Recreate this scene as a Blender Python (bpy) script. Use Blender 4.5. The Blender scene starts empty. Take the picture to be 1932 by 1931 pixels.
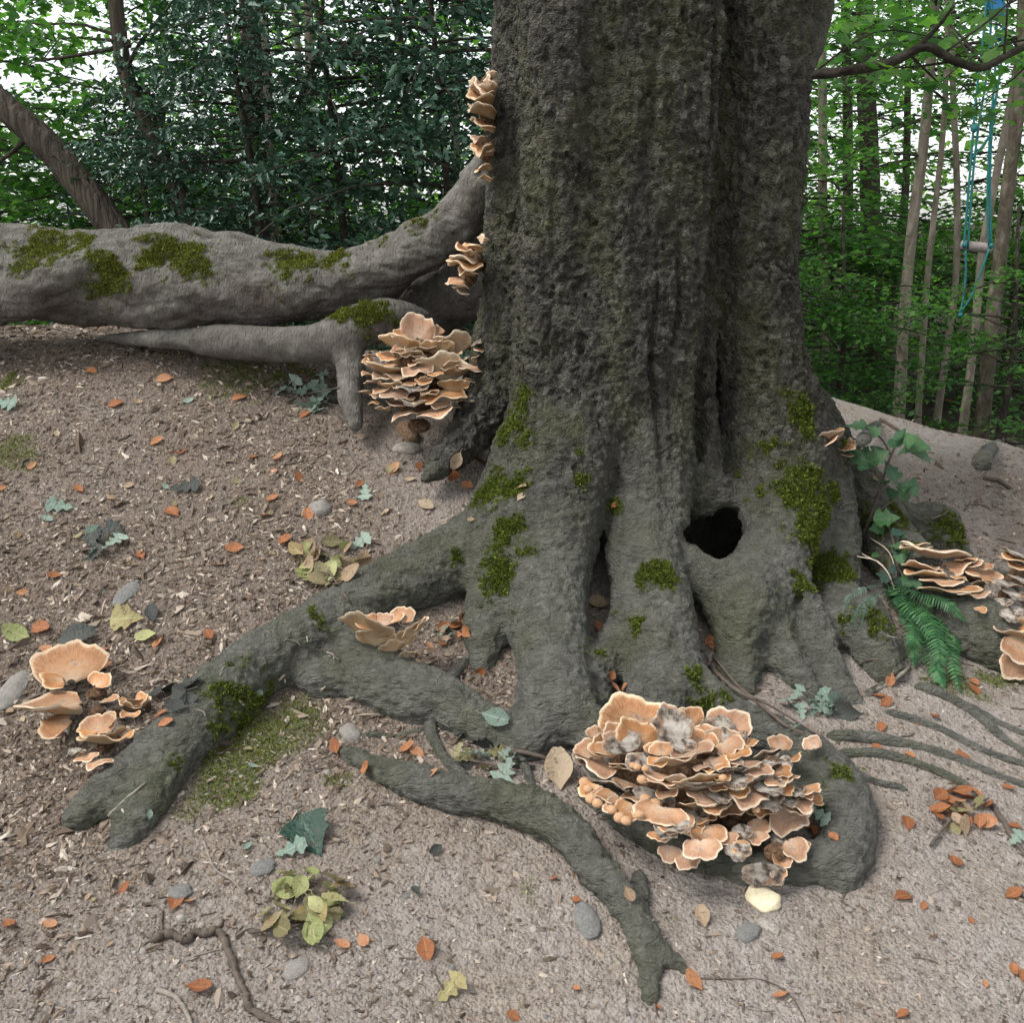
import bpy, math, random, time
import numpy as np
from mathutils import Vector, Matrix
from mathutils.bvhtree import BVHTree

T0 = time.time()
random.seed(7)
rng = np.random.default_rng(7)
scene = bpy.context.scene
C = scene.collection
R = math.radians

# ------------------------------------------------------------------ camera, sky, sun, exposure
CAM_H, PITCH, FPX, HALF = 1.55, R(16.0), 1937.0, 966.0
cam_data = bpy.data.cameras.new('camera')
cam_data.sensor_width = 36.0
cam_data.sensor_fit = 'HORIZONTAL'
cam_data.lens = 36.0 * FPX / 1932.0
cam_data.clip_start = 0.05
cam_data.clip_end = 2000.0
cam = bpy.data.objects.new('camera', cam_data)
C.objects.link(cam)
cam.location = (0, 0, CAM_H)
cam.rotation_euler = (math.pi / 2 - PITCH, 0, 0)
scene.camera = cam

SUN_EL, SUN_AZ = 56.0, -108.0       # azimuth clockwise from +Y: sun high behind the photographer's left shoulder
world = bpy.data.worlds.new('World')
scene.world = world
world.use_nodes = True
wn, wl = world.node_tree.nodes, world.node_tree.links
sky = wn.new('ShaderNodeTexSky')
sky.sky_type = 'NISHITA'
sky.sun_disc = False
sky.sun_elevation = R(SUN_EL)
sky.sun_rotation = R(SUN_AZ)
sky.air_density = 1.0
sky.dust_density = 1.2
sky.ozone_density = 1.0
hsv = wn.new('ShaderNodeHueSaturation')      # cloud cover: the overcast sky has hardly any blue
hsv.inputs['Saturation'].default_value = 0.18
wl.new(sky.outputs[0], hsv.inputs['Color'])
wl.new(hsv.outputs[0], wn['Background'].inputs['Color'])
wn['Background'].inputs['Strength'].default_value = 0.125

sun_data = bpy.data.lights.new('sun', 'SUN')
sun_data.energy = 1.5
sun_data.angle = R(24)
sun_data.color = (1.0, 0.97, 0.92)
sun = bpy.data.objects.new('sun', sun_data)
C.objects.link(sun)
az, el = R(SUN_AZ), R(SUN_EL)
sd = Vector((math.sin(az) * math.cos(el), math.cos(az) * math.cos(el), math.sin(el)))
sun.rotation_euler = sd.to_track_quat('Z', 'Y').to_euler()
sun.location = (0, 0, 12)

vs = scene.view_settings
vs.view_transform = 'Standard'
vs.look = 'None'
vs.gamma = 1.0
vs.use_curve_mapping = False
vs.exposure = 1.18
scene.cycles.max_bounces = 4
scene.cycles.diffuse_bounces = 3
scene.cycles.glossy_bounces = 2
scene.cycles.use_adaptive_sampling = True
scene.cycles.adaptive_threshold = 0.04
scene.cycles.transparent_max_bounces = 6
scene.cycles.use_denoising = True

# ------------------------------------------------------------------ numeric helpers
CP, SP = math.cos(PITCH), math.sin(PITCH)


def raydir(u, v):
    a, b = (u - HALF) / FPX, (HALF - v) / FPX
    return np.array([a, CP + SP * b, -SP + CP * b])


def P(u, v, Y):
    d = raydir(u, v)
    return np.array([0, 0, CAM_H]) + d * (Y / d[1])


def px(n, Y):                                   # length of n picture units at distance Y
    return n / FPX * Y


def _h(ix, iy, iz, s):
    h = (ix.astype(np.uint32) * np.uint32(374761393) + iy.astype(np.uint32) * np.uint32(668265263)
         + iz.astype(np.uint32) * np.uint32(2147483647) + np.uint32(s) * np.uint32(974634777))
    h = (h ^ (h >> np.uint32(13))) * np.uint32(1274126177)
    h = (h ^ (h >> np.uint32(16))) * np.uint32(2246822519)
    return h ^ (h >> np.uint32(15))


def gnoise(p, seed=0):
    p = np.asarray(p, dtype=np.float32)
    i = np.floor(p).astype(np.int64)
    f = p - i
    w = f * f * f * (f * (f * 6 - 15) + 10)
    out = np.zeros(len(p), np.float32)
    for dx in (0, 1):
        for dy in (0, 1):
            for dz in (0, 1):
                h = _h(i[:, 0] + dx, i[:, 1] + dy, i[:, 2] + dz, seed)
                gx = (h & np.uint32(1023)).astype(np.float32) / 511.5 - 1
                gy = ((h >> np.uint32(10)) & np.uint32(1023)).astype(np.float32) / 511.5 - 1
                gz = ((h >> np.uint32(20)) & np.uint32(1023)).astype(np.float32) / 511.5 - 1
                d = gx * (f[:, 0] - dx) + gy * (f[:, 1] - dy) + gz * (f[:, 2] - dz)
                wx = w[:, 0] if dx else 1 - w[:, 0]
                wy = w[:, 1] if dy else 1 - w[:, 1]
                wz = w[:, 2] if dz else 1 - w[:, 2]
                out += d * wx * wy * wz
    return out


def fbm(p, octaves=4, seed=0, gain=0.5, ridged=False):
    p = np.asarray(p, dtype=np.float32)
    a, s, t = 1.0, np.zeros(len(p), np.float32), 0.0
    for o in range(octaves):
        n = gnoise(p * (2.0 ** o) + 17.3 * o, seed + o)
        s += a * ((1 - 2 * np.abs(n)) if ridged else n)
        t += a
        a *= gain
    return s / t


def sstep(a, b, x):
    t = np.clip((np.asarray(x, dtype=float) - a) / (b - a), 0, 1)
    return t * t * (3 - 2 * t)


def catmull(pts, sub=6):
    """pts: (n,k) -> denser smooth polyline"""
    pts = np.asarray(pts, float)
    if len(pts) < 3:
        t = np.linspace(0, 1, sub + 1)[:, None]
        return pts[0] * (1 - t) + pts[-1] * t
    q = np.vstack([2 * pts[0] - pts[1], pts, 2 * pts[-1] - pts[-2]])
    out = []
    for i in range(1, len(q) - 2):
        for k in range(sub):
            t = k / sub
            a, b, c, d = q[i - 1], q[i], q[i + 1], q[i + 2]
            out.append(0.5 * ((2 * b) + (c - a) * t + (2 * a - 5 * b + 4 * c - d) * t * t + (3 * b - a - 3 * c + d) * t ** 3))
    out.append(pts[-1])
    return np.array(out)


# ------------------------------------------------------------------ mesh helpers
def mesh_np(name, verts, faces, smooth=True, attrs=None):
    """faces: (m,3) or (m,4) int array, or a list of such arrays; attrs: name -> per-vertex floats"""
    me = bpy.data.meshes.new(name)
    verts = np.asarray(verts, np.float32)
    if not isinstance(faces, list):
        faces = [faces]
    faces = [np.asarray(f, np.int32) for f in faces if len(f)]
    me.vertices.add(len(verts))
    me.vertices.foreach_set('co', verts.ravel())
    nl = sum(f.size for f in faces)
    npoly = sum(len(f) for f in faces)
    me.loops.add(nl)
    me.loops.foreach_set('vertex_index', np.concatenate([f.ravel() for f in faces]))
    me.polygons.add(npoly)
    tot = np.concatenate([np.full(len(f), f.shape[1], np.int32) for f in faces])
    start = np.concatenate([[0], np.cumsum(tot)[:-1]]).astype(np.int32)
    me.polygons.foreach_set('loop_start', start)
    me.polygons.foreach_set('use_smooth', np.full(npoly, smooth))
    for k, a in (attrs or {}).items():
        at = me.attributes.new(k, 'FLOAT', 'POINT')
        at.data.foreach_set('value', np.asarray(a, np.float32))
    me.update(calc_edges=True)
    me.validate(clean_customdata=False)
    return me


def link(name, me, mat=None, parent=None, loc=None):
    o = bpy.data.objects.new(name, me)
    C.objects.link(o)
    if me is not None and mat is not None:
        if len(me.materials) == 0:
            me.materials.append(mat)
    if parent is not None:
        o.parent = parent
    if loc is not None:
        o.location = loc
    return o


def part(name, verts, faces, mat, parent, smooth=True, attrs=None):
    """verts in world space; the part is stored relative to its parent's base"""
    b = np.array(parent.location)
    return link(name, mesh_np(name, np.asarray(verts) - b, faces, smooth, attrs), mat, parent)


def tag(o, label=None, cat=None, group=None, kind=None):
    if label: o['label'] = label
    if cat: o['category'] = cat
    if group: o['group'] = group
    if kind: o['kind'] = kind
    return o


def thing(name, label, cat, loc=(0, 0, 0), group=None):
    o = bpy.data.objects.new(name, None)
    o.empty_display_size = 0.1
    C.objects.link(o)
    o.location = tuple(float(c) for c in loc)
    return tag(o, label, cat, group)


def tube(path, rad, seg=8, cap=True, rough=0.0, seed=0):
    """path (n,3), rad (n,) -> verts, [quads, tris]"""
    path = np.asarray(path, float)
    n = len(path)
    rad = np.broadcast_to(np.asarray(rad, float), (n,))
    t = np.gradient(path, axis=0)
    t /= np.linalg.norm(t, axis=1)[:, None] + 1e-12
    ref = np.array([0.31, 0.2, 0.93]) if abs(t[0, 2]) < 0.9 else np.array([1.0, 0.1, 0.0])
    V = []
    nrm = np.cross(t[0], ref); nrm /= np.linalg.norm(nrm)
    r2 = np.random.default_rng(seed)
    for i in range(n):
        nrm = nrm - t[i] * nrm.dot(t[i]); nrm /= np.linalg.norm(nrm) + 1e-12
        b = np.cross(t[i], nrm)
        a = np.linspace(0, 2 * np.pi, seg, endpoint=False)
        rr = rad[i] * (1 + rough * r2.uniform(-1, 1, seg))
        V.append(path[i] + np.outer(np.cos(a) * rr, nrm) + np.outer(np.sin(a) * rr, b))
    V = np.vstack(V)
    i0 = np.arange(n - 1)[:, None] * seg
    k = np.arange(seg)[None, :]
    k2 = (k + 1) % seg
    q = np.stack([i0 + k, i0 + k2, i0 + seg + k2, i0 + seg + k], -1).reshape(-1, 4)
    F = [q]
    if cap:
        m = len(V)
        V = np.vstack([V, path[0], path[-1]])
        kk = np.arange(seg); kk2 = (kk + 1) % seg
        F.append(np.stack([np.full(seg, m), kk2, kk], -1))
        e = (n - 1) * seg
        F.append(np.stack([np.full(seg, m + 1), e + kk, e + kk2], -1))
    return V, F


class Multi:
    """collects pieces into one mesh"""
    def __init__(self):
        self.v, self.q, self.t, self.n, self.a = [], [], [], 0, []

    def add(self, V, F, val=0.0):
        V = np.asarray(V)
        if not isinstance(F, list): F = [F]
        for f in F:
            f = np.asarray(f) + self.n
            (self.q if f.shape[1] == 4 else self.t).append(f)
        self.v.append(V)
        self.a.append(np.broadcast_to(np.asarray(val, float), (len(V),)))
        self.n += len(V)

    def arrays(self):
        F = []
        if self.q: F.append(np.vstack(self.q))
        if self.t: F.append(np.vstack(self.t))
        return np.vstack(self.v), F, np.concatenate(self.a)

    def mesh(self, name, smooth=True):
        V, F, a = self.arrays()
        return mesh_np(name, V, F, smooth, {'var': a})


def stamp(tv, tf, pos, rot, scale, val):
    """merge N copies of a template: pos (N,3), rot (N,3,3), scale (N,) or (N,3), val (N,)"""
    tv = np.asarray(tv, float)
    N, m = len(pos), len(tv)
    sc = np.asarray(scale, float)
    if sc.ndim == 1: sc = np.repeat(sc[:, None], 3, 1)
    V = np.einsum('nij,nmj->nmi', rot, tv[None] * sc[:, None, :]) + pos[:, None, :]
    off = (np.arange(N) * m)[:, None, None]
    fs = [(np.asarray(f)[None] + off).reshape(-1, np.asarray(f).shape[1]) for f in (tf if isinstance(tf, list) else [tf])]
    return V.reshape(-1, 3), fs, np.repeat(val, m)


def frames(nrm, yaw):
    """rotation matrices whose z axis is nrm and x axis is turned by yaw about it"""
    z = nrm / (np.linalg.norm(nrm, axis=1)[:, None] + 1e-12)
    ref = np.tile(np.array([1.0, 0, 0]), (len(z), 1))
    ref[np.abs(z[:, 0]) > 0.9] = (0, 1, 0)
    x = ref - z * np.sum(ref * z, 1)[:, None]
    x /= np.linalg.norm(x, axis=1)[:, None]
    y = np.cross(z, x)
    c, s = np.cos(yaw)[:, None], np.sin(yaw)[:, None]
    x2 = x * c + y * s
    y2 = -x * s + y * c
    return np.stack([x2, y2, z], -1)


# ------------------------------------------------------------------ material helpers
def new_mat(name):
    m = bpy.data.materials.new(name)
    m.use_nodes = True
    nt = m.node_tree
    return m, nt, nt.nodes, nt.links, nt.nodes['Principled BSDF']


class NT:
    """small node-graph writer"""
    def __init__(self, name):
        self.m, self.nt, self.n, self.l, self.b = new_mat(name)
        self.tc = self.n.new('ShaderNodeTexCoord').outputs['Object']

    def _in(self, sock, v):
        if hasattr(v, 'is_output') or isinstance(v, bpy.types.NodeSocket): self.l.new(v, sock)
        elif isinstance(v, (tuple, list)) and len(v) == 3 and sock.type == 'RGBA': sock.default_value = (*v, 1)
        else: sock.default_value = v

    def mapping(self, scale=(1, 1, 1), rot=(0, 0, 0), co=None):
        k = self.n.new('ShaderNodeMapping')
        self.l.new(co or self.tc, k.inputs['Vector'])
        k.inputs['Scale'].default_value = scale
        k.inputs['Rotation'].default_value = rot
        return k.outputs[0]

    def noise(self, scale, detail=4, rough=0.55, co=None, dist=0.0):
        k = self.n.new('ShaderNodeTexNoise')
        self.l.new(co or self.tc, k.inputs['Vector'])
        k.inputs['Scale'].default_value = scale
        k.inputs['Detail'].default_value = detail
        k.inputs['Roughness'].default_value = rough
        k.inputs['Distortion'].default_value = dist
        return k.outputs['Fac']

    def vor(self, scale, feature='F1', co=None, rand=1.0, out='Distance'):
        k = self.n.new('ShaderNodeTexVoronoi')
        k.feature = feature
        self.l.new(co or self.tc, k.inputs['Vector'])
        k.inputs['Scale'].default_value = scale
        k.inputs['Randomness'].default_value = rand
        return k.outputs[out]

    def attr(self, name):
        k = self.n.new('ShaderNodeAttribute')
        k.attribute_name = name
        return k.outputs['Fac']

    def rand(self):
        return self.n.new('ShaderNodeObjectInfo').outputs['Random']

    def ramp(self, fac, stops, interp='LINEAR'):
        k = self.n.new('ShaderNodeValToRGB')
        k.color_ramp.interpolation = interp
        e = k.color_ramp.elements
        while len(e) < len(stops): e.new(0.5)
        for i, (p, c) in enumerate(stops):
            e[i].position = p
            e[i].color = (*c, 1) if isinstance(c, (tuple, list)) else (c, c, c, 1)
        self._in(k.inputs['Fac'], fac)
        return k.outputs['Color']

    def mix(self, fac, a, b, mode='MIX'):
        k = self.n.new('ShaderNodeMix')
        k.data_type = 'RGBA'
        k.blend_type = mode
        self._in(k.inputs['Factor'], fac)
        self._in(k.inputs['A'] if False else k.inputs[6], a)
        self._in(k.inputs[7], b)
        return k.outputs[2]

    def math(self, op, a, b=0.0, c=0.0, clamp=False):
        k = self.n.new('ShaderNodeMath')
        k.operation = op
        k.use_clamp = clamp
        self._in(k.inputs[0], a)
        self._in(k.inputs[1], b)
        self._in(k.inputs[2], c)
        return k.outputs[0]

    def bump(self, h, strength=0.5, dist=0.01, normal=None):
        k = self.n.new('ShaderNodeBump')
        k.inputs['Strength'].default_value = strength
        k.inputs['Distance'].default_value = dist
        self._in(k.inputs['Height'], h)
        if normal is not None: self.l.new(normal, k.inputs['Normal'])
        return k.outputs[0]

    def set(self, **kw):
        names = {'color': 'Base Color', 'rough': 'Roughness', 'normal': 'Normal', 'spec': 'Specular IOR Level',
                 'sheen': 'Sheen Weight', 'sss': 'Subsurface Weight'}
        for k, v in kw.items(): self._in(self.b.inputs[names[k]], v)
        return self.m


def leaf_material(name, cols, trans, gloss=0.35, rough=0.45, attr='var', amount=0.45):
    g = NT(name)
    v = g.attr(attr)
    col = g.ramp(v, [(i / (len(cols) - 1), c) for i, c in enumerate(cols)])
    g.set(color=col, rough=rough, spec=gloss)
    tr = g.n.new('ShaderNodeBsdfTranslucent')
    g.l.new(g.mix(1.0, col, trans, 'MULTIPLY'), tr.inputs['Color'])
    mx = g.n.new('ShaderNodeMixShader')
    mx.inputs[0].default_value = amount
    g.l.new(g.b.outputs[0], mx.inputs[1])
    g.l.new(tr.outputs[0], mx.inputs[2])
    g.l.new(mx.outputs[0], g.n['Material Output'].inputs['Surface'])
    return g.m


def plain(name, col, rough=0.8, var=0.25, scale=30.0, bump=0.3, bd=0.004):
    g = NT(name)
    n = g.noise(scale, 4)
    lo = tuple(c * (1 - var) for c in col); hi = tuple(min(1, c * (1 + var)) for c in col)
    c = g.ramp(n, [(0.3, lo), (0.7, hi)])
    return g.set(color=c, rough=rough, normal=g.bump(g.noise(scale * 2.3, 3), bump, bd))


# ------------------------------------------------------------------ terrain height field
GP = []                                            # (X, Y, Z)
cols = {
    -3.6: [(0.6, .05), (1.6, .14), (2.6, .30), (3.4, .58), (4.0, .86), (4.5, 1.0), (5.3, .95), (7.0, .5), (10, .1), (13, 0)],
    -1.3: [(0.6, .02), (1.6, .11), (2.1, .165), (2.65, .28), (3.3, .53), (3.85, .80), (4.3, 1.04), (4.8, 1.06), (5.6, .85), (7.2, .4), (10, .0), (13, -.1)],
    0.35: [(0.6, -.02), (1.6, .07), (2.1, .14), (2.6, .235), (3.2, .42), (3.75, .62), (4.5, .74), (5.4, .70), (6.6, .35), (9, -.15), (13, -.3)],
    1.3: [(0.6, -.06), (1.6, .02), (2.1, .10), (2.7, .20), (3.3, .29), (3.9, .38), (4.6, .56), (5.4, .72), (6.1, .60), (7.2, .1), (9, -.2), (13, -.4)],
    2.5: [(0.6, -.10), (1.6, -.02), (2.7, .12), (3.6, .28), (4.4, .42), (5.1, .44), (6.0, .2), (7.2, -.12), (9.5, -.25), (13, -.45)],
    4.2: [(0.6, -.15), (2.0, -.05), (4.0, .12), (5.2, .1), (6.5, -.2), (9, -.35), (13, -.5)],
}
for X, lst in cols.items():
    for (Y, Z) in lst: GP.append((X, Y, Z))
GP = np.array(GP)


def _phi(r2): return 0.5 * r2 * np.log(r2 + 1e-9)


_n = len(GP)
_A = np.zeros((_n + 3, _n + 3))
_d2 = ((GP[:, None, :2] - GP[None, :, :2]) ** 2).sum(-1)
_A[:_n, :_n] = _phi(_d2) + np.eye(_n) * 0.01
_A[:_n, _n] = 1; _A[:_n, _n + 1:] = GP[:, :2]
_A[_n, :_n] = 1; _A[_n + 1:, :_n] = GP[:, :2].T
_W = np.linalg.solve(_A, np.concatenate([GP[:, 2], np.zeros(3)]))


def zsmooth(x, y):
    x = np.asarray(x, float).ravel(); y = np.asarray(y, float).ravel()
    xc, yc = np.clip(x, -3.8, 4.4), np.clip(y, 0.4, 13.2)
    z = np.empty(len(x))
    for s in range(0, len(x), 40000):
        e = s + 40000
        d2 = (xc[s:e, None] - GP[None, :, 0]) ** 2 + (yc[s:e, None] - GP[None, :, 1]) ** 2
        z[s:e] = _phi(d2) @ _W[:_n] + _W[_n] + _W[_n + 1] * xc[s:e] + _W[_n + 2] * yc[s:e]
    out = np.maximum(np.abs(x - xc), np.abs(y - yc))
    w = sstep(0, 14, out)
    return z * (1 - w) + (-0.45) * w


def zg(x, y):
    x = np.asarray(x, float).ravel(); y = np.asarray(y, float).ravel()
    z = zsmooth(x, y)
    p = np.stack([x, y, np.zeros_like(x)], 1)
    z += 0.030 * fbm(p * 1.7, 3, 11) + 0.012 * fbm(p * 7.0, 3, 12) + 0.0045 * fbm(p * 38.0, 2, 13)
    return z


def axis(lo, hi, step, far, n):
    core = np.arange(lo, hi + 1e-6, step)
    g = np.geomspace(step, far, n)
    g = np.cumsum(g / g.sum() * far)
    return np.concatenate([lo - g[::-1], core, hi + g])


gx = axis(-2.0, 2.6, 0.0135, 300.0, 60)
gy = axis(1.25, 5.6, 0.0135, 300.0, 60)
GX, GY = np.meshgrid(gx, gy, indexing='ij')
GZ = zg(GX, GY).reshape(GX.shape)
GZ -= 0.45 * np.exp(-(((GX - .62) / .26) ** 2 + ((GY - 3.62) / .26) ** 2) ** 1.5)      # the hollow under the stem
ground_v = np.stack([GX.ravel(), GY.ravel(), GZ.ravel()], 1)
ny = len(gy)
ii, jj = np.meshgrid(np.arange(len(gx) - 1), np.arange(ny - 1), indexing='ij')
a = (ii * ny + jj).ravel()
ground_f = np.stack([a, a + ny, a + ny + 1, a + 1], 1)


def zfast(x, y):
    """bilinear lookup in the ground sheet"""
    x = np.atleast_1d(np.asarray(x, float)); y = np.atleast_1d(np.asarray(y, float))
    i = np.clip(np.searchsorted(gx, x) - 1, 0, len(gx) - 2); j = np.clip(np.searchsorted(gy, y) - 1, 0, len(gy) - 2)
    fx = (x - gx[i]) / (gx[i + 1] - gx[i]); fy = (y - gy[j]) / (gy[j + 1] - gy[j])
    return (GZ[i, j] * (1 - fx) * (1 - fy) + GZ[i + 1, j] * fx * (1 - fy) + GZ[i, j + 1] * (1 - fx) * fy + GZ[i + 1, j + 1] * fx * fy)


def gnormal(x, y, e=0.03):
    dzx = (zfast(x + e, y) - zfast(x - e, y)) / (2 * e)
    dzy = (zfast(x, y + e) - zfast(x, y - e)) / (2 * e)
    n = np.stack([-dzx, -dzy, np.ones_like(dzx)], 1)
    return n / np.linalg.norm(n, axis=1)[:, None]


def ghit(u, v, off=0.0):
    """where a line of sight meets the ground raised by off"""
    d = raydir(u, v)
    Ys = np.linspace(1.2, 14, 2600)
    t = Ys / d[1]
    zr = CAM_H + d[2] * t
    below = zr < zfast(d[0] * t, Ys) + off
    k = int(np.argmax(below)) if below.any() else len(Ys) - 1
    return np.array([d[0] * t[k], Ys[k], zr[k]])


print('ground', round(time.time() - T0, 1))
# ------------------------------------------------------------------ the old beech: signed distance field of fluted trunk and roots
def chain(spec):
    """spec rows (u, v, Y or None, r[, lift]): Y None puts the root on the ground"""
    out = []
    for row in spec:
        u, v, Y, r = row[:4]
        lift = row[4] if len(row) > 4 else 0.15
        if Y is None: p = ghit(u, v, r * lift)
        else: p = P(u, v, Y)
        out.append([*p, r])
    return out


class Field:
    def __init__(self, lo, hi, h):
        self.lo, self.h = np.array(lo, float), h
        self.n = np.ceil((np.array(hi) - self.lo) / h).astype(int) + 1
        self.ax = [self.lo[k] + h * np.arange(self.n[k]) for k in range(3)]
        self.d = np.full(self.n, 1.0, np.float32)

    def _box(self, lo, hi):
        i0 = np.clip(np.floor((lo - self.lo) / self.h).astype(int), 0, self.n)
        i1 = np.clip(np.ceil((hi - self.lo) / self.h).astype(int) + 1, 0, self.n)
        return tuple(slice(int(a), int(b)) for a, b in zip(i0, i1))

    def add(self, pts, k=0.08, sub=5, cut=False):
        pts = catmull(pts, sub)
        m = k + 0.05
        lo = (pts[:, :3] - pts[:, 3:4]).min(0) - m; hi = (pts[:, :3] + pts[:, 3:4]).max(0) + m
        big = self._box(lo, hi)
        shp = [s.stop - s.start for s in big]
        if min(shp) <= 0: return
        c = np.full(shp, 1.0, np.float32)
        for a, b in zip(pts[:-1], pts[1:]):
            l2 = np.minimum(a[:3] - a[3], b[:3] - b[3]) - m; h2 = np.maximum(a[:3] + a[3], b[:3] + b[3]) + m
            s = self._box(l2, h2)
            if min(t.stop - t.start for t in s) <= 0: continue
            X = self.ax[0][s[0]][:, None, None].astype(np.float32) - np.float32(a[0])
            Y = self.ax[1][s[1]][None, :, None].astype(np.float32) - np.float32(a[1])
            Z = self.ax[2][s[2]][None, None, :].astype(np.float32) - np.float32(a[2])
            e = (b - a).astype(np.float32)
            t = np.clip((X * e[0] + Y * e[1] + Z * e[2]) / max(float(e[:3] @ e[:3]), 1e-9), 0, 1)
            dd = np.sqrt((X - t * e[0]) ** 2 + (Y - t * e[1]) ** 2 + (Z - t * e[2]) ** 2) - (np.float32(a[3]) + t * e[3])
            ls = tuple(slice(t1.start - b1.start, t1.stop - b1.start) for t1, b1 in zip(s, big))
            c[ls] = np.minimum(c[ls], dd)
        g = self.d[big]
        if cut:
            c = -c
            hh = np.maximum(k - np.abs(g - c), 0) / k
            self.d[big] = np.maximum(g, c) + hh * hh * k * 0.25
        else:
            hh = np.maximum(k - np.abs(g - c), 0) / k
            self.d[big] = np.minimum(g, c) - hh * hh * k * 0.25

    def nets(self):
        d = self.d
        neg = d < 0
        nx, ny_, nz = d.shape
        cnt = np.zeros((nx - 1, ny_ - 1, nz - 1), np.uint8)
        for dx in (0, 1):
            for dy in (0, 1):
                for dz in (0, 1):
                    cnt += neg[dx:nx - 1 + dx, dy:ny_ - 1 + dy, dz:nz - 1 + dz]
        act = np.argwhere((cnt > 0) & (cnt < 8))
        idx = np.full(cnt.shape, -1, np.int32)
        idx[act[:, 0], act[:, 1], act[:, 2]] = np.arange(len(act))
        acc = np.zeros((len(act), 3)); num = np.zeros(len(act))
        cor = [(0, 0, 0), (1, 0, 0), (0, 1, 0), (1, 1, 0), (0, 0, 1), (1, 0, 1), (0, 1, 1), (1, 1, 1)]
        val = [d[act[:, 0] + c0[0], act[:, 1] + c0[1], act[:, 2] + c0[2]] for c0 in cor]
        for i in range(8):
            for j in range(i + 1, 8):
                df = [cor[j][k] - cor[i][k] for k in range(3)]
                if sum(abs(x) for x in df) != 1: continue
                m = (val[i] < 0) != (val[j] < 0)
                t = np.where(m, val[i] / (val[i] - val[j] + 1e-12), 0)
                p = np.array(cor[i])[None] + t[:, None] * np.array(df)[None]
                acc += p * m[:, None]; num += m
        V = self.lo + (act + acc / num[:, None]) * self.h
        quads = []
        for k in range(3):
            a_, b_ = [(1, 2), (2, 0), (0, 1)][k]
            sl0 = [slice(None)] * 3; sl1 = [slice(None)] * 3
            sl0[k] = slice(0, -1); sl1[k] = slice(1, None)
            ch = neg[tuple(sl0)] != neg[tuple(sl1)]
            e = np.argwhere(ch)
            ok = (e[:, a_] > 0) & (e[:, b_] > 0) & (e[:, a_] < d.shape[a_] - 1) & (e[:, b_] < d.shape[b_] - 1)
            e = e[ok]
            fl = neg[tuple(sl0)][e[:, 0], e[:, 1], e[:, 2]]
            def cell(da, db):
                q = e.copy(); q[:, a_] -= da; q[:, b_] -= db
                return idx[q[:, 0], q[:, 1], q[:, 2]]
            q = np.stack([cell(1, 1), cell(0, 1), cell(0, 0), cell(1, 0)], 1)
            q[~fl] = q[~fl][:, ::-1]
            quads.append(q)
        Q = np.vstack(quads)
        return V, Q[(Q >= 0).all(1)]


def vnormals(V, Q):
    n = np.zeros_like(V)
    fn = np.cross(V[Q[:, 2]] - V[Q[:, 0]], V[Q[:, 3]] - V[Q[:, 1]])
    for k in range(4): np.add.at(n, Q[:, k], fn)
    return n / (np.linalg.norm(n, axis=1)[:, None] + 1e-12)


def relax(V, Q, it=2, lam=0.5):
    for _ in range(it):
        s = np.zeros_like(V); c = np.zeros(len(V))
        for k in range(4):
            np.add.at(s, Q[:, k], V[Q[:, (k + 1) % 4]]); np.add.at(c, Q[:, k], 1)
            np.add.at(s, Q[:, k], V[Q[:, (k + 3) % 4]]); np.add.at(c, Q[:, k], 1)
        V = V * (1 - lam) + lam * s / np.maximum(c, 1)[:, None]
    return V


def subdivide(V, Q):
    e = np.sort(np.concatenate([Q[:, [k, (k + 1) % 4]] for k in range(4)]), 1)
    key = e[:, 0].astype(np.int64) * len(V) + e[:, 1]
    uq, inv = np.unique(key, return_inverse=True)
    mid = (V[uq // len(V)] + V[uq % len(V)]) / 2
    fc = V[Q].mean(1)
    m = len(Q)
    E = [len(V) + inv[k * m:(k + 1) * m] for k in range(4)]
    Fc = len(V) + len(uq) + np.arange(m)
    NQ = np.concatenate([np.stack([Q[:, k], E[k], Fc, E[(k + 3) % 4]], 1) for k in range(4)])
    NV = np.vstack([V, mid, fc])
    return relax(NV, NQ, 1, 0.35), NQ


F = Field((-1.12, 1.58, -0.06), (1.75, 4.45, 3.05), 0.0125)
# fluted stem: several upright lobes
F.add(chain([(1260, 900, 4.0, .42), (1250, 500, 4.0, .36), (1240, 0, 3.98, .36), (1240, -500, 3.98, .33)]), .1)
F.add(chain([(1130, 830, 3.48, .22), (1150, 640, 3.60, .305), (1165, 400, 3.68, .335), (1188, 0, 3.72, .355), (1195, -500, 3.74, .33)]), .10)
F.add(chain([(1270, 850, 3.47, .15), (1272, 640, 3.50, .15), (1285, 400, 3.53, .15), (1300, 0, 3.56, .17), (1310, -500, 3.6, .17)]), .05)
F.add(chain([(1050, 700, 3.50, .16), (1052, 500, 3.47, .13), (1060, 250, 3.46, .13), (1070, 0, 3.46, .14), (1075, -500, 3.48, .14)]), .045)
F.add(chain([(940, 760, 3.75, .13), (985, 640, 3.74, .155), (1000, 400, 3.74, .155), (1020, 0, 3.75, .15), (1030, -500, 3.76, .14)]), .05)
F.add(chain([(1472, 860, 3.56, .19), (1432, 660, 3.60, .155), (1418, 480, 3.62, .155), (1424, 250, 3.64, .175), (1428, 0, 3.66, .17), (1432, -500, 3.70, .17)]), .03)
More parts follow.
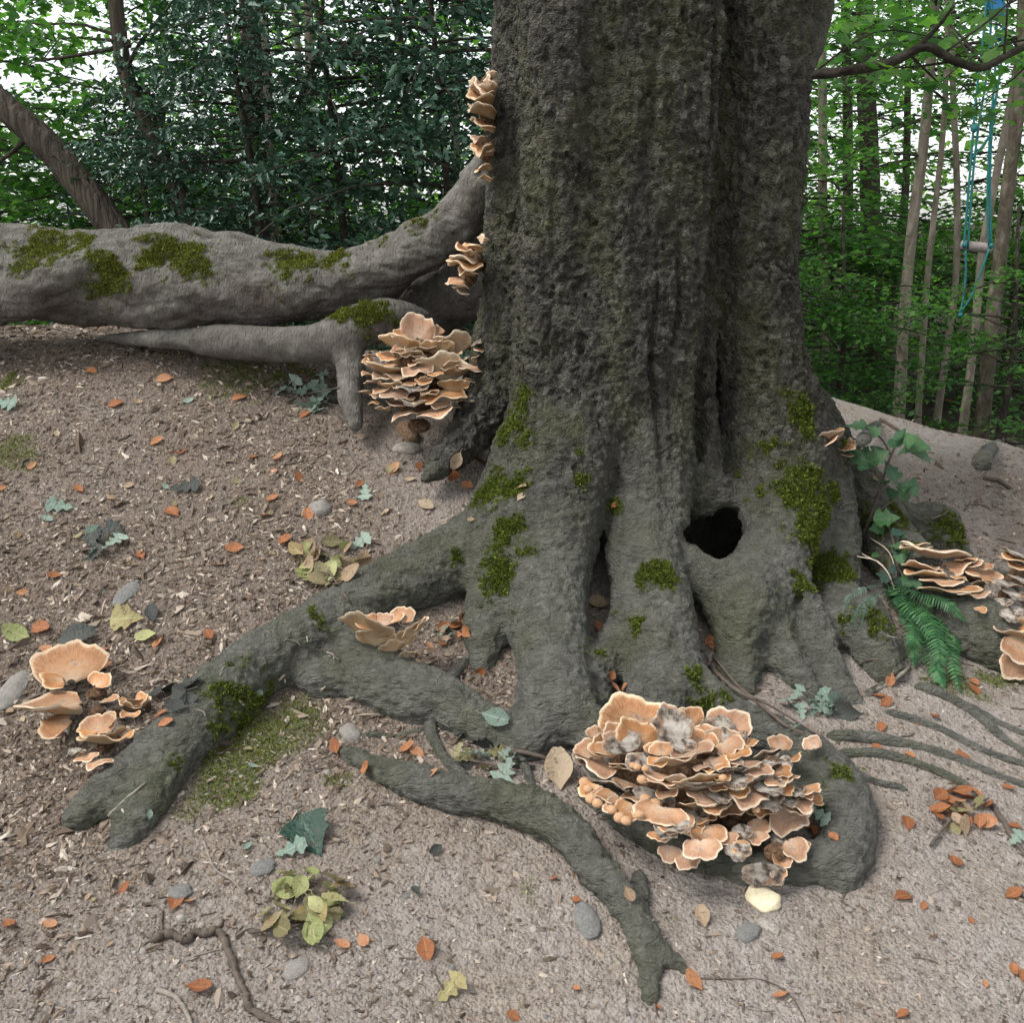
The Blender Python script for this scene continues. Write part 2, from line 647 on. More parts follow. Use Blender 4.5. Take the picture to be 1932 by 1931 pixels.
# A: long root to the left, forking into two toes
F.add(chain([(1075, 760, 3.50, .20), (1020, 870, 3.36, .165), (955, 985, 3.22, .135), (880, 1050, 3.12, .118), (770, 1098, 3.02, .105), (655, 1155, 2.90, .092),
             (560, 1215, 2.76, .092), (470, 1270, 2.63, .088), (400, 1340, 2.50, .078), (320, 1450, 2.30, .062), (262, 1550, 2.14, .052), (232, 1605, 2.07, .042)]), .07)
F.add(chain([(420, 1320, 2.54, .07), (340, 1380, 2.42, .06), (250, 1455, 2.30, .055), (175, 1520, 2.18, .048), (150, 1545, 2.14, .042)]), .07)
F.add(chain([(640, 1195, 2.82, .08), (720, 1262, 2.70, .075), (820, 1312, None, .07, .5), (900, 1362, None, .06, .3), (990, 1400, None, .05, .2)]), .06)
F.add(chain([(600, 1290, None, .05, .2), (680, 1290, None, .06, .3), (780, 1330, None, .06, .2)]), .08)
# B: front root
F.add(chain([(1090, 800, 3.42, .20), (1055, 930, 3.22, .165), (1040, 1030, 3.06, .145), (1030, 1130, 2.90, .130), (1045, 1230, 2.72, .112), (1045, 1320, 2.56, .098), (1020, 1390, 2.46, .075), (980, 1430, 2.40, .03)]), .06)
F.add(chain([(985, 1000, 3.10, .11), (935, 1110, 2.96, .085), (915, 1200, 2.83, .062), (908, 1260, 2.74, .035)]), .05)
F.add(chain([(1045, 1300, 2.58, .08), (1110, 1370, 2.46, .06), (1150, 1440, 2.36, .05)]), .06)
# C: second front root
F.add(chain([(1220, 830, 3.42, .17), (1225, 960, 3.22, .135), (1218, 1060, 3.05, .122), (1235, 1160, 2.88, .118), (1250, 1260, 2.70, .105), (1240, 1360, 2.52, .095), (1250, 1450, 2.38, .07)]), .04)
F.add(chain([(1215, 1120, 2.93, .07), (1175, 1200, 2.82, .06), (1130, 1270, 2.68, .055), (1120, 1340, 2.56, .05)]), .04)
F.add(chain([(1243, 1195, 2.70, .035), (1245, 1235, 2.64, .03)]), .02)
# bulge and bridge round the hollow between C and D
F.add(chain([(1300, 860, 3.50, .11), (1320, 920, 3.42, .105), (1350, 950, 3.40, .10)]), .05)
F.add(chain([(1285, 1010, 3.12, .05), (1320, 1065, 3.05, .05), (1370, 1090, 3.04, .055), (1420, 1100, 3.06, .07)]), .04)
F.add(chain([(1310, 1080, 3.06, .05), (1345, 1130, 3.00, .05), (1370, 1170, 2.95, .05)]), .05)
# D: right root with three toes
F.add(chain([(1450, 780, 3.62, .19), (1475, 920, 3.44, .165), (1460, 1030, 3.24, .13), (1430, 1110, 3.06, .112), (1412, 1165, 2.94, .098), (1395, 1240, 2.82, .072), (1395, 1300, 2.72, .058), (1400, 1340, 2.65, .03)]), .05)
F.add(chain([(1430, 1140, 2.98, .08), (1465, 1215, 2.86, .068), (1510, 1280, 2.75, .052), (1570, 1335, 2.66, .035), (1610, 1370, 2.60, .012)]), .03)
F.add(chain([(1470, 1090, 3.10, .09), (1520, 1180, 2.96, .072), (1560, 1260, 2.82, .052), (1610, 1340, 2.68, .035), (1650, 1375, 2.62, .012)]), .035)
F.add(chain([(1500, 860, 3.62, .17), (1530, 960, 3.52, .155), (1550, 1050, 3.42, .135), (1570, 1130, 3.26, .10), (1575, 1190, None, .07, .4)]), .05)
F.add(chain([(1570, 1140, 3.28, .08), (1620, 1165, None, .085, .75), (1650, 1215, None, .075, .6), (1670, 1270, None, .05, .2)]), .04)
F.add(chain([(1400, 1090, 3.02, .07), (1412, 1150, 2.90, .088), (1398, 1200, 2.84, .06)]), .03)
F.add(chain([(1436, 1215, 2.80, .012), (1450, 1270, 2.72, .022), (1466, 1330, 2.62, .03)]), .02, cut=True)
F.add(chain([(1500, 1190, 2.86, .008), (1530, 1245, 2.77, .016), (1566, 1300, 2.68, .02)]), .02, cut=True)
F.add(chain([(1480, 1060, 3.12, .008), (1500, 1120, 3.0, .014), (1512, 1170, 2.9, .014)]), .02, cut=True)
# E: roots behind on the right
F.add(chain([(1500, 800, 3.84, .16), (1570, 890, 3.80, .13), (1640, 965, 3.70, .115), (1680, 1035, 3.56, .11), (1740, 1100, None, .10, .7), (1810, 1165, None, .105, .7), (1880, 1210, None, .10, .6), (1950, 1250, None, .08, .4), (2020, 1290, None, .04, .1)]), .06)
F.add(chain([(1620, 930, 3.86, .09), (1700, 985, None, .07, .5), (1780, 1025, None, .05, .3), (1830, 1050, None, .02, .1)]), .05)
F.add(chain([(1690, 995, None, .05, .5), (1760, 985, None, .075, .8), (1810, 1005, None, .055, .5), (1840, 1035, None, .02, .1)]), .03)
# L: root behind on the left
F.add(chain([(975, 640, 3.75, .15), (940, 740, 3.72, .115), (895, 810, 3.64, .085), (840, 870, 3.54, .055), (800, 905, 3.46, .02)]), .05)
# G: root on the right of the big fungus and the mass below it
F.add(chain([(1290, 1290, 2.66, .07), (1380, 1350, None, .065, .6), (1470, 1395, None, .06, .6), (1550, 1450, None, .062, .5), (1595, 1530, None, .065, .4), (1600, 1610, None, .055, .3), (1590, 1680, None, .02, 0)]), .05)
F.add(chain([(1110, 1500, None, .03, .2), (1230, 1580, None, .045, .1), (1380, 1640, None, .05, 0), (1500, 1640, None, .05, .1), (1590, 1625, None, .05, .3)]), .06)
F.add(chain([(1180, 1440, None, .08, .2), (1300, 1480, None, .10, .2), (1420, 1490, None, .09, .2), (1530, 1520, None, .07, .2)]), .08)
# F: surface root snaking in front
F.add(chain([(640, 1418, None, .018, .2), (720, 1455, None, .036, .4), (830, 1492, None, .044, .6), (950, 1515, None, .050, .8), (1050, 1555, None, .050, .9), (1120, 1635, None, .043, .8), (1175, 1705, None, .036, .6),
             (1215, 1765, None, .033, .5), (1225, 1830, None, .026, .4), (1222, 1895, None, .013, 0)]), .03)
F.add(chain([(1215, 1765, None, .028, .5), (1255, 1805, None, .022, .5), (1312, 1845, None, .01, 0)]), .025)
F.add(chain([(1205, 1660, None, .02, .6), (1215, 1720, None, .02, .5)]), .02)
# hollows
F.add(chain([(1300, 1012, 2.95, .022), (1306, 1010, 3.15, .034), (1325, 1004, 3.45, .05)]), .025, cut=True)
F.add(chain([(1348, 1026, 2.95, .036), (1350, 1022, 3.15, .050), (1356, 1008, 3.4, .07), (1356, 990, 3.6, .06)]), .03, cut=True)
F.add(chain([(1384, 1000, 3.0, .030), (1384, 1000, 3.2, .042), (1372, 1000, 3.45, .04)]), .03, cut=True)
F.add(chain([(1372, 968, 3.1, .012), (1372, 975, 3.3, .03), (1365, 980, 3.5, .05)]), .03, cut=True)
F.add(chain([(1166, 880, 3.24, .006), (1158, 940, 3.14, .014), (1140, 1010, 3.04, .022), (1128, 1080, 2.95, .034), (1118, 1150, 2.84, .034), (1116, 1200, 2.74, .02)]), .03, cut=True)
F.add(chain([(1368, -300, 3.50, .05), (1368, 0, 3.49, .055), (1366, 250, 3.48, .058), (1352, 450, 3.46, .058), (1338, 620, 3.45, .060), (1318, 760, 3.42, .058), (1298, 850, 3.38, .045), (1285, 900, 3.34, .02)]), .04, cut=True)
F.add(chain([(1018, 200, 3.52, .012), (1002, 380, 3.54, .022), (990, 520, 3.54, .030), (984, 640, 3.52, .034), (968, 740, 3.47, .03), (950, 800, 3.4, .015)]), .03, cut=True)
F.add(chain([(1112, -300, 3.34, .010), (1110, 0, 3.335, .011), (1106, 250, 3.33, .011), (1098, 480, 3.33, .009)]), .015, cut=True)
F.add(chain([(1205, 350, 3.36, .008), (1200, 550, 3.31, .012), (1192, 680, 3.29, .012), (1205, 780, 3.26, .010)]), .015, cut=True)
print('field', round(time.time() - T0, 1))
bV, bQ = F.nets()
bV = relax(bV, bQ, 2, 0.5)
lowV, lowQ = bV, bQ
bV, bQ = subdivide(bV, bQ)
del F
bN = vnormals(bV, bQ)
hgt = bV[:, 2] - zfast(bV[:, 0], bV[:, 1])            # height over the soil
keep = hgt > -0.06
fk = keep[bQ].any(1)
bQ = bQ[fk]
used = np.zeros(len(bV), bool); used[bQ.ravel()] = True
remap = np.cumsum(used) - 1
bV, bN, hgt, bQ = bV[used], bN[used], hgt[used], remap[bQ]
up = sstep(0.35, 1.0, bV[:, 2] - 0.10 * (3.4 - bV[:, 1]))    # 0 smooth roots .. 1 rough stem
d = 0.016 * fbm(bV * np.array([3.2, 3.2, 2.2]), 3, 31)
d += 0.010 * fbm(bV * np.array([11, 11, 8.0]), 2, 37) * (0.5 + 0.5 * up)
warp = np.stack([fbm(bV * 9, 2, 41), fbm(bV * 9, 2, 42), fbm(bV * 9, 2, 43)], 1) * 0.05
rg = fbm((bV + warp) * np.array([26, 26, 19.0]), 3, 44, ridged=True)
fl = np.clip(fbm((bV + warp) * np.array([44, 44, 34.0]), 2, 48), -0.25, 0.25)
flk = fbm((bV + warp * .8) * np.array([58, 58, 40.0]), 2, 49)
d += up * (0.010 * (rg - 0.45) + 0.016 * fl + 0.016 * np.clip(flk, -.3, .3))
pit = fbm((bV + warp) * np.array([17, 17, 15.0]), 2, 46)
d -= up * (0.020 * sstep(.28, .38, pit) + 0.012 * sstep(.62, .82, fbm((bV + warp) * np.array([20, 20, 30.0]), 2, 47, ridged=True)) * sstep(-.1, .2, fbm(bV * 5, 2, 53)))
# long shallow seams running down the stem
th = np.arctan2(bV[:, 1] - 3.75, bV[:, 0] - 0.45)
seam = fbm(np.stack([th * 2.6 + 0.3 * fbm(bV * 2.5, 2, 51), bV[:, 2] * 0.35, np.zeros(len(bV))], 1), 2, 52, ridged=True)
d -= up * 0.030 * np.clip(seam - 0.86, 0, 1) / 0.14
# cross wrinkles on the roots
wr = fbm((bV + warp * 0.6) * np.array([16, 30, 44.0]), 3, 55)
d += (1 - .6 * up) * (0.014 * wr + 0.011 * fbm(bV * 34, 2, 57) + 0.008 * fbm(bV * 66, 1, 58)) + (1 - up) * .018 * fbm(bV * 7, 2, 59)
bV = bV + bN * d[:, None]
bN = vnormals(bV, bQ)
trunk_bvh = BVHTree.FromPolygons(lowV.tolist(), lowQ.tolist())
print('trunk', len(bQ), round(time.time() - T0, 1))

# the big root lying like a log on the left, and the smaller one under it
F2 = Field((-2.95, 3.6, 0.75), (0.15, 4.85, 1.85), 0.0125)
F2.add(chain([(-420, 600, 4.30, .10), (-200, 545, 4.30, .15), (-60, 520, 4.30, .165), (120, 528, 4.26, .17), (300, 522, 4.26, .175), (430, 530, 4.24, .165), (560, 535, 4.22, .148), (680, 520, 4.18, .130), (770, 478, 4.14, .105),
              (838, 434, 4.10, .092), (885, 384, 4.06, .080), (915, 335, 4.02, .070), (945, 280, 3.98, .055)]), .06)
F2.add(chain([(-300, 480, 4.34, .08), (-60, 484, 4.32, .10), (60, 480, 4.30, .105), (180, 486, 4.26, .10), (300, 466, 4.26, .10), (420, 486, 4.26, .085), (540, 506, 4.24, .07), (640, 512, 4.2, .05)]), .03)
F2.add(chain([(-100, 575, 4.16, .10), (20, 562, 4.14, .10), (110, 530, 4.12, .095), (200, 515, 4.12, .085), (300, 530, 4.12, .075), (420, 545, 4.14, .06)]), .03)
F2.add(chain([(230, 560, 4.16, .12), (360, 565, 4.14, .12), (500, 560, 4.14, .11), (620, 545, 4.12, .09)]), .06)
F2.add(chain([(740, 590, 4.42, .10), (830, 560, 4.36, .15), (930, 520, 4.25, .16)]), .06)
print('log field', round(time.time() - T0, 1))
gV, gQ = F2.nets()
gV = relax(gV, gQ, 2, 0.5)
lowGV, lowGQ = gV, gQ
gV, gQ = subdivide(gV, gQ)
gN = vnormals(gV, gQ)
gd = 0.075 * fbm(gV * np.array([2.6, 4, 4]), 2, 61) + 0.030 * fbm(gV * np.array([7, 10, 10.0]), 3, 62) - 0.010 * sstep(.75, .95, fbm(gV * np.array([2.2, 6, 6.0]), 3, 66, ridged=True)) + 0.010 * fbm(gV * np.array([26, 44, 44.0]), 3, 63)
gV = gV + gN * gd[:, None]
gN = vnormals(gV, gQ)
log_bvh = BVHTree.FromPolygons(lowGV.tolist(), lowGQ.tolist())
F3 = Field((-1.9, 3.3, 0.55), (-0.25, 4.4, 1.35), 0.0125)
F3.add(chain([(330, 640, 4.08, .03), (400, 645, 4.04, .062), (500, 650, 4.0, .068), (600, 648, 3.98, .075), (680, 615, 3.98, .085), (745, 600, 4.0, .07), (800, 600, 4.05, .03)]), .05)
F3.add(chain([(640, 640, 3.97, .06), (662, 690, 3.92, .055), (660, 745, 3.82, .048), (670, 800, 3.74, .03)]), .05)
F3.add(chain([(110, 655, None, .015, .3), (190, 640, None, .02, .4), (270, 640, 4.1, .035), (350, 640, 4.08, .04)]), .03)
sV, sQ = F3.nets()
sV = relax(sV, sQ, 2, 0.5)
lowSV, lowSQ = sV, sQ
sV, sQ = subdivide(sV, sQ)
sN = vnormals(sV, sQ)
sV = sV + sN * (0.014 * fbm(sV * 5, 3, 71) + 0.005 * fbm(sV * 22, 3, 72))[:, None]
sN = vnormals(sV, sQ)
sroot_bvh = BVHTree.FromPolygons(lowSV.tolist(), lowSQ.tolist())
del F2, F3
gstep = 2
gi = np.arange(0, len(gx), 1); gj = np.arange(0, len(gy), 1)
ground_bvh = BVHTree.FromPolygons(ground_v.tolist(), ground_f.tolist())
print('bvh', round(time.time() - T0, 1))


def hit(u, v, solids=None):
    """first surface a line of sight meets: point, normal"""
    d = Vector(raydir(u, v)).normalized()
    best = None
    for bv in (solids or (trunk_bvh, log_bvh, sroot_bvh, ground_bvh)):
        loc, n, i, dist = bv.ray_cast(Vector((0, 0, CAM_H)), d)
        if loc is not None and (best is None or dist < best[2]):
            if n.dot(d) > 0: n = -n
            best = (np.array(loc), np.array(n), dist)
    if best is None:
        p = ghit(u, v)
        return p, gnormal(p[:1], p[1:2])[0]
    return best[0], best[1]


def drop(x, y, ztop=2.2):
    """highest surface of roots or soil below a point"""
    o, dn = Vector((x, y, ztop)), Vector((0, 0, -1))
    z, nn, kind = float(zfast(x, y)[0]), None, 0
    for bv in (trunk_bvh, log_bvh, sroot_bvh):
        loc, n, i, dist = bv.ray_cast(o, dn)
        if loc is not None and loc.z > z: z, nn, kind = loc.z, np.array(n), 1
    if nn is None: nn = gnormal(np.array([x]), np.array([y]))[0]
    return z, nn, kind


# moss: patches with their own outline, placed on the wood
def moss_weight(V, N, patches, solids, seed):
    w = np.zeros(len(V))
    for (u, v, rad, amt) in patches:
        c, n = hit(u, v, solids)
        rr = px(rad, c[1])
        d_ = np.linalg.norm((V - c), axis=1) / rr
        w = np.maximum(w, amt * (1 - sstep(0.2, 1.6, d_)))
    nz = fbm(V * 13, 4, seed) * 1.5 + fbm(V * 42, 2, seed + 9) * 0.8
    return np.clip((w + nz * 1.15 - 0.40) * 2.0, 0, 1) * (w > 0.02)


moss_trunk = [(960, 800, 55, .9), (985, 760, 40, .7), (1000, 825, 25, 1.), (930, 930, 55, 1.), (985, 915, 35, .9), (960, 1000, 45, .95), (930, 1050, 40, .7),
              (950, 1090, 55, .9), (975, 1150, 35, .5), (855, 1050, 30, .6), (1098, 900, 20, 1.1), (1165, 950, 25, .8), (1095, 850, 16, .7), (1245, 1088, 45, 1.15),
              (1200, 1180, 28, .8), (1165, 1150, 20, .6), (1105, 1205, 25, .8), (1130, 1235, 18, .7), (1510, 780, 35, 1.), (1525, 810, 25, 1.), (1490, 750, 20, .7),
              (1430, 860, 40, .6), (1400, 900, 30, .5), (1520, 930, 80, 1.05), (1555, 960, 45, 1.05), (1570, 930, 25, 1.1), (1530, 1010, 60, 1.), (1545, 1080, 55, .95),
              (1590, 1080, 30, .8), (1520, 1100, 40, .7), (1470, 1130, 25, .5), (1600, 1170, 35, .7), (1640, 1170, 40, .8), (1670, 980, 55, .75), (1690, 1040, 45, .75),
              (1790, 1000, 45, .8), (1590, 850, 25, .7), (1330, 1320, 40, .8), (1310, 1280, 25, .7), (1240, 1410, 20, .5), (870, 600, 30, .9), (880, 640, 25, .7),
              (590, 1180, 45, .6), (430, 1270, 30, .6), (450, 1340, 85, 1.0), (400, 1300, 40, .4), (330, 1430, 30, .6), (470, 1370, 75, 1.0), (1580, 1460, 35, .6), (1560, 1500, 30, .5), (1130, 1520, 25, .5),
              (1130, 1570, 20, .5), (1150, 1620, 18, .5), (1640, 1260, 30, .5), (1480, 1160, 25, .5), (1000, 1050, 20, .5), (1230, 900, 20, .4)]
mT = moss_weight(bV, bN, moss_trunk, (trunk_bvh,), 81)
moss_log = [(80, 470, 70, 1.), (40, 480, 40, .9), (140, 465, 50, .9), (195, 520, 50, 1.), (310, 480, 60, 1.), (360, 490, 50, 1.), (280, 455, 35, .8), (560, 490, 60, .95), (620, 480, 50, .9), (520, 480, 35, .8), (640, 500, 35, .8),
            (780, 430, 25, .8), (710, 450, 25, .6), (160, 550, 35, .6), (830, 405, 20, .5)]
mG = moss_weight(gV, gN, moss_log, (log_bvh,), 91)
moss_s = [(690, 590, 50, 1.), (650, 590, 35, .9), (730, 600, 30, .7)]
mS = moss_weight(sV, sN, moss_s, (sroot_bvh,), 95)


def make_bark():
    g = NT('beech_bark')
    up_ = g.attr('rise'); moss = g.attr('moss')
    n1 = g.noise(5.5, 5, .6); n2 = g.noise(26, 6, .65); n3 = g.noise(2.2, 3, .5)
    stem = g.ramp(n2, [(.28, (.020, .018, .015)), (.5, (.060, .054, .043)), (.72, (.125, .114, .090))])
    alg = g.ramp(n2, [(.3, (.040, .044, .018)), (.7, (.135, .138, .066))])
    stem = g.mix(g.ramp(g.noise(4.5, 5, .6, co=g.mapping((1.3, 1.3, .5))), [(.42, 0.0), (.60, .85)]), stem, alg)
    cell = g.vor(42, 'F1', co=g.mapping((1, 1, .8)), out='Color')
    stem = g.mix(g.ramp(cell, [(.5, 0.0), (.8, .6)]), stem, (.20, .19, .155))
    stem = g.mix(g.ramp(g.noise(38, 4, .7, dist=.8), [(.56, 0.0), (.66, .8)]), stem, (.022, .019, .016))
    root = g.ramp(n2, [(.25, (.090, .090, .074)), (.5, (.178, .176, .150)), (.8, (.29, .285, .25))])
    ralg = g.ramp(n2, [(.3, (.085, .092, .050)), (.7, (.165, .175, .100))])
    root = g.mix(g.ramp(g.noise(4.0, 5, .6), [(.45, 0.0), (.66, .8)]), root, ralg)
    col = g.mix(up_, root, stem)
    lich = g.ramp(g.noise(60, 3, .6), [(.66, 0.0), (.74, .5)])
    col = g.mix(g.math('MULTIPLY', lich, g.ramp(n3, [(.45, 0.0), (.6, 1.0)])), col, (.26, .27, .23))
    mcol = g.ramp(g.noise(90, 3, .7), [(.3, (.035, .047, .010)), (.6, (.095, .120, .022)), (.8, (.16, .185, .04))])
    col = g.mix(moss, col, mcol)
    warp = g.n.new('ShaderNodeMix'); warp.data_type = 'VECTOR'
    nc = g.n.new('ShaderNodeTexNoise'); nc.inputs['Scale'].default_value = 26; nc.inputs['Detail'].default_value = 3
    g.l.new(g.tc, nc.inputs['Vector'])
    va = g.n.new('ShaderNodeVectorMath'); va.operation = 'MULTIPLY_ADD'
    g.l.new(nc.outputs['Color'], va.inputs[0]); va.inputs[1].default_value = (.05, .05, .05); g.l.new(g.tc, va.inputs[2])
    wc = va.outputs[0]
    f1 = g.vor(44, 'DISTANCE_TO_EDGE', co=g.mapping((1, 1, .7), co=wc))
    plate = g.vor(44, 'F1', co=g.mapping((1, 1, .7), co=wc), out='Color')
    plate2 = g.vor(95, 'F1', co=g.mapping((1, 1, .8), co=wc), out='Color')
    h = g.math('MULTIPLY', g.math('MINIMUM', f1, 0.25), up_)
    h = g.math('ADD', g.math('MULTIPLY', h, 3.0), g.math('MULTIPLY', g.noise(75, 5, .7), 1.2))
    h = g.math('ADD', h, g.math('MULTIPLY', g.math('ADD', plate, g.math('MULTIPLY', plate2, .6)), g.math('MULTIPLY', up_, .55)))
    wrk = g.noise(34, 5, .65, co=g.mapping((.8, 1.6, 2.6)), dist=1.2)
    crk = g.math('MINIMUM', g.vor(30, 'DISTANCE_TO_EDGE', co=g.mapping((.7, 1.3, 2.2))), .12)
    h = g.math('ADD', h, g.math('ADD', g.math('MULTIPLY', wrk, 1.5), g.math('MULTIPLY', crk, 2.5)))
    h = g.math('ADD', h, g.math('MULTIPLY', g.math('MULTIPLY', g.noise(260, 2), moss), 1.6))
    return g.set(color=col, rough=g.ramp(n2, [(.3, .62), (.7, .85)]), spec=.35, normal=g.bump(h, 1.0, 0.028))


def make_rootbark():
    g = NT('smooth_root_bark')
    moss = g.attr('moss'); under = g.attr('stain_shade')
    n2 = g.noise(18, 6, .65)
    col = g.ramp(n2, [(.25, (.075, .068, .058)), (.5, (.155, .145, .126)), (.78, (.27, .258, .23))])
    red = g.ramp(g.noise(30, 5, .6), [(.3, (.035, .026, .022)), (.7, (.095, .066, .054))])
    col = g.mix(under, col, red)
    mcol = g.ramp(g.noise(90, 3, .7), [(.3, (.030, .038, .006)), (.6, (.11, .125, .016)), (.8, (.19, .20, .035))])
    col = g.mix(moss, col, mcol)
    h = g.math('ADD', g.noise(22, 7, .75, dist=.8), g.math('MULTIPLY', g.noise(55, 3, .6, co=g.mapping((2.2, .7, .7))), .7))
    h = g.math('ADD', h, g.math('MULTIPLY', g.math('MULTIPLY', g.noise(260, 2), moss), 1.4))
    return g.set(color=col, rough=.8, spec=.3, normal=g.bump(h, 1.0, 0.026))


M_bark, M_root = make_bark(), make_rootbark()
beech_base = P(1230, 1000, 3.75)
beech_base[2] = float(zfast(beech_base[0], beech_base[1])[0])
beech = thing('beech_tree', 'huge old beech with fluted bark and spreading mossy roots', 'tree', beech_base)
part('trunk', bV, bQ, M_bark, beech, True, {'rise': up, 'moss': mT})
# reddish bark on the raised root, plus painted shade along its underside
stain_shade = lambda V, s: np.clip((fbm(V * np.array([4, 4, 5.0]), 3, s) * 1.6 + 0.45), 0, 1) * sstep(-0.06, 0.10, 1.34 - V[:, 2] + 0.05 * fbm(V * 6, 2, s + 3))
part('root', gV, gQ, M_root, beech, True, {'moss': mG, 'stain_shade': stain_shade(gV, 101)})['label'] = 'thick grey root lying like a log with moss on top'
part('root', sV, sQ, M_root, beech, True, {'moss': mS, 'stain_shade': 0.6 * np.clip(fbm(sV * 5, 3, 107) * 1.8 + .1, 0, 1)})['label'] = 'smaller grey root under the log-like root'
# upper stem, above the picture, and the limb that leaves it on the right
uv_, uf = tube(catmull([P(1235, -430, 3.78), P(1240, -800, 3.8), P(1250, -1500, 3.85), P(1255, -2600, 3.9)], 5), np.linspace(.47, .30, 16), 20)
part('upper_stem', uv_, uf, M_bark, beech, True, {'rise': np.ones(len(uv_)), 'moss': np.zeros(len(uv_))})
lv, lf = tube(catmull([P(1462, 190, 3.95), P(1500, 110, 3.98), P(1528, 40, 4.02), P(1550, -60, 4.06), P(1590, -300, 4.15), P(1650, -700, 4.3)], 5), np.linspace(.09, .05, 26), 12, rough=.06)
part('limb', lv, lf, M_bark, beech, True, {'rise': .7 * np.ones(len(lv)), 'moss': np.zeros(len(lv))})
# thin roots running over the soil: each its own part
thin = [([(870, 1255), (835, 1310), (812, 1370), (835, 1425), (880, 1475)], .021), ([(690, 1388), (745, 1390), (812, 1375)], .010), ([(945, 1350), (965, 1400), (1000, 1470)], .017),
        ([(1585, 1392), (1660, 1398), (1730, 1410), (1800, 1432), (1870, 1462), (1950, 1490)], .019), ([(1590, 1424), (1650, 1424), (1720, 1440), (1790, 1468), (1830, 1492)], .017),
        ([(1745, 1300), (1800, 1325), (1850, 1358), (1900, 1400), (1950, 1432)], .019), ([(1830, 1335), (1880, 1365), (1950, 1395)], .014), ([(1605, 1455), (1650, 1478), (1700, 1490)], .013),
        ([(1690, 1350), (1780, 1380), (1860, 1420), (1950, 1450)], .016), ([(1640, 1310), (1670, 1290), (1710, 1265)], .014), ([(1655, 800), (1685, 782), (1705, 768)], .022), ([(1760, 1045), (1850, 1075), (1950, 1100)], .02),
        ([(1870, 846), (1890, 832), (1905, 832), (1925, 842)], .03)]
for i, (pp, r) in enumerate(thin):
    pts = np.array([ghit(u, v, r * .15) for u, v in pp])
    pts = np.vstack([pts[0] + (pts[0] - pts[1]) * .3 - [0, 0, .03], pts, pts[-1] + (pts[-1] - pts[-2]) * .3 - [0, 0, .03]])
    pth = catmull(pts, 7)
    pth[:, 2] += 0.004 * fbm(pth * 20, 2, 120 + i)
    t = np.linspace(0, 1, len(pth))
    rr = r * (1 - .45 * t) * (1 + .7 * fbm(pth * 11, 3, 130 + i))
    pth[:, 2] += .012 * fbm(pth * 6, 2, 150 + i)
    v_, f_ = tube(pth, rr, 14, rough=.07, seed=i)
    part('root', v_, f_, M_bark, beech, True, {'rise': np.zeros(len(v_)), 'moss': np.zeros(len(v_))})


# moss as tiny upright leaves standing on the wood
def moss_tufts(V, N, w, count, seed, size):
    r = np.random.default_rng(seed)
    vis = (w > .3) & (np.einsum('ij,ij->i', N, np.array([0, 0, CAM_H + .5]) - V) > -.2)
    idx = np.flatnonzero(vis)
    if not len(idx): return None
    pr = w[idx] ** 2 / (w[idx] ** 2).sum()
    k = r.choice(idx, count, p=pr)
    pos = V[k] + r.normal(0, .003, (count, 3))
    nn = N[k] + r.normal(0, .55, (count, 3))
    tv = np.array([[-.28, 0, 0], [.28, 0, 0], [.12, .1, .6], [-.12, .1, .6], [0, .3, 1.0]])
    return stamp(tv, [np.array([[0, 1, 2, 3]]), np.array([[3, 2, 4]])], pos, frames(nn, r.uniform(0, 6.28, count)), size * r.uniform(.6, 1.5, count), r.uniform(0, 1, count))


M_moss = leaf_material('moss_leaves', [(.030, .042, .005), (.085, .115, .014), (.17, .21, .03)], (1, 1, .6), .2, .7, amount=.2)
M_moss2 = leaf_material('bright_moss_leaves', [(.045, .055, .007), (.12, .14, .018), (.22, .24, .04)], (1, 1, .6), .2, .7, amount=.2)
for V_, N_, w_, cnt, mt in ((bV, bN, mT, 42000, M_moss), (gV, gN, mG, 16000, M_moss2), (sV, sN, mS, 3500, M_moss2)):
    r_ = moss_tufts(V_, N_, w_, cnt, 5, .0075)
    if r_: tag(part('moss', r_[0], r_[1], mt, beech, True, {'var': r_[2]}), kind='stuff')
print('beech', round(time.time() - T0, 1))
# ------------------------------------------------------------------ ground sheet
def make_soil():
    g = NT('trodden_soil')
    lit = g.attr('litter'); gm = g.attr('green')
    n1 = g.noise(3.0, 6, .6); n2 = g.noise(28, 6, .7); n3 = g.noise(110, 4, .7)
    bare = g.ramp(n2, [(.25, (.22, .190, .167)), (.5, (.365, .325, .292)), (.78, (.49, .445, .408))])
    tan = g.ramp(n2, [(.3, (.24, .190, .145)), (.7, (.42, .35, .275))])
    bare = g.mix(g.ramp(n1, [(.45, 0.0), (.62, .6)]), bare, tan)
    dk = g.ramp(n3, [(.3, (.09, .068, .052)), (.55, (.21, .165, .13)), (.8, (.36, .295, .235))])
    col = g.mix(lit, bare, dk)
    col = g.mix(gm, col, g.ramp(n3, [(.3, (.05, .06, .02)), (.7, (.17, .19, .085))]))
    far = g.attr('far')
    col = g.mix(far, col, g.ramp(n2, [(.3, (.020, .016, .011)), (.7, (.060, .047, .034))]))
    h = g.math('ADD', g.math('MULTIPLY', n2, 1.0), g.math('MULTIPLY', n3, .8))
    h = g.math('SUBTRACT', h, g.math('ADD', g.math('MULTIPLY', g.vor(48, 'F1'), .9), g.math('MULTIPLY', g.vor(120, 'F1'), .6)))
    h = g.math('ADD', h, g.math('MULTIPLY', g.noise(300, 2), .35))
    return g.set(color=col, rough=.95, spec=.15, normal=g.bump(h, 1.0, .014))


gxv, gyv = ground_v[:, 0], ground_v[:, 1]


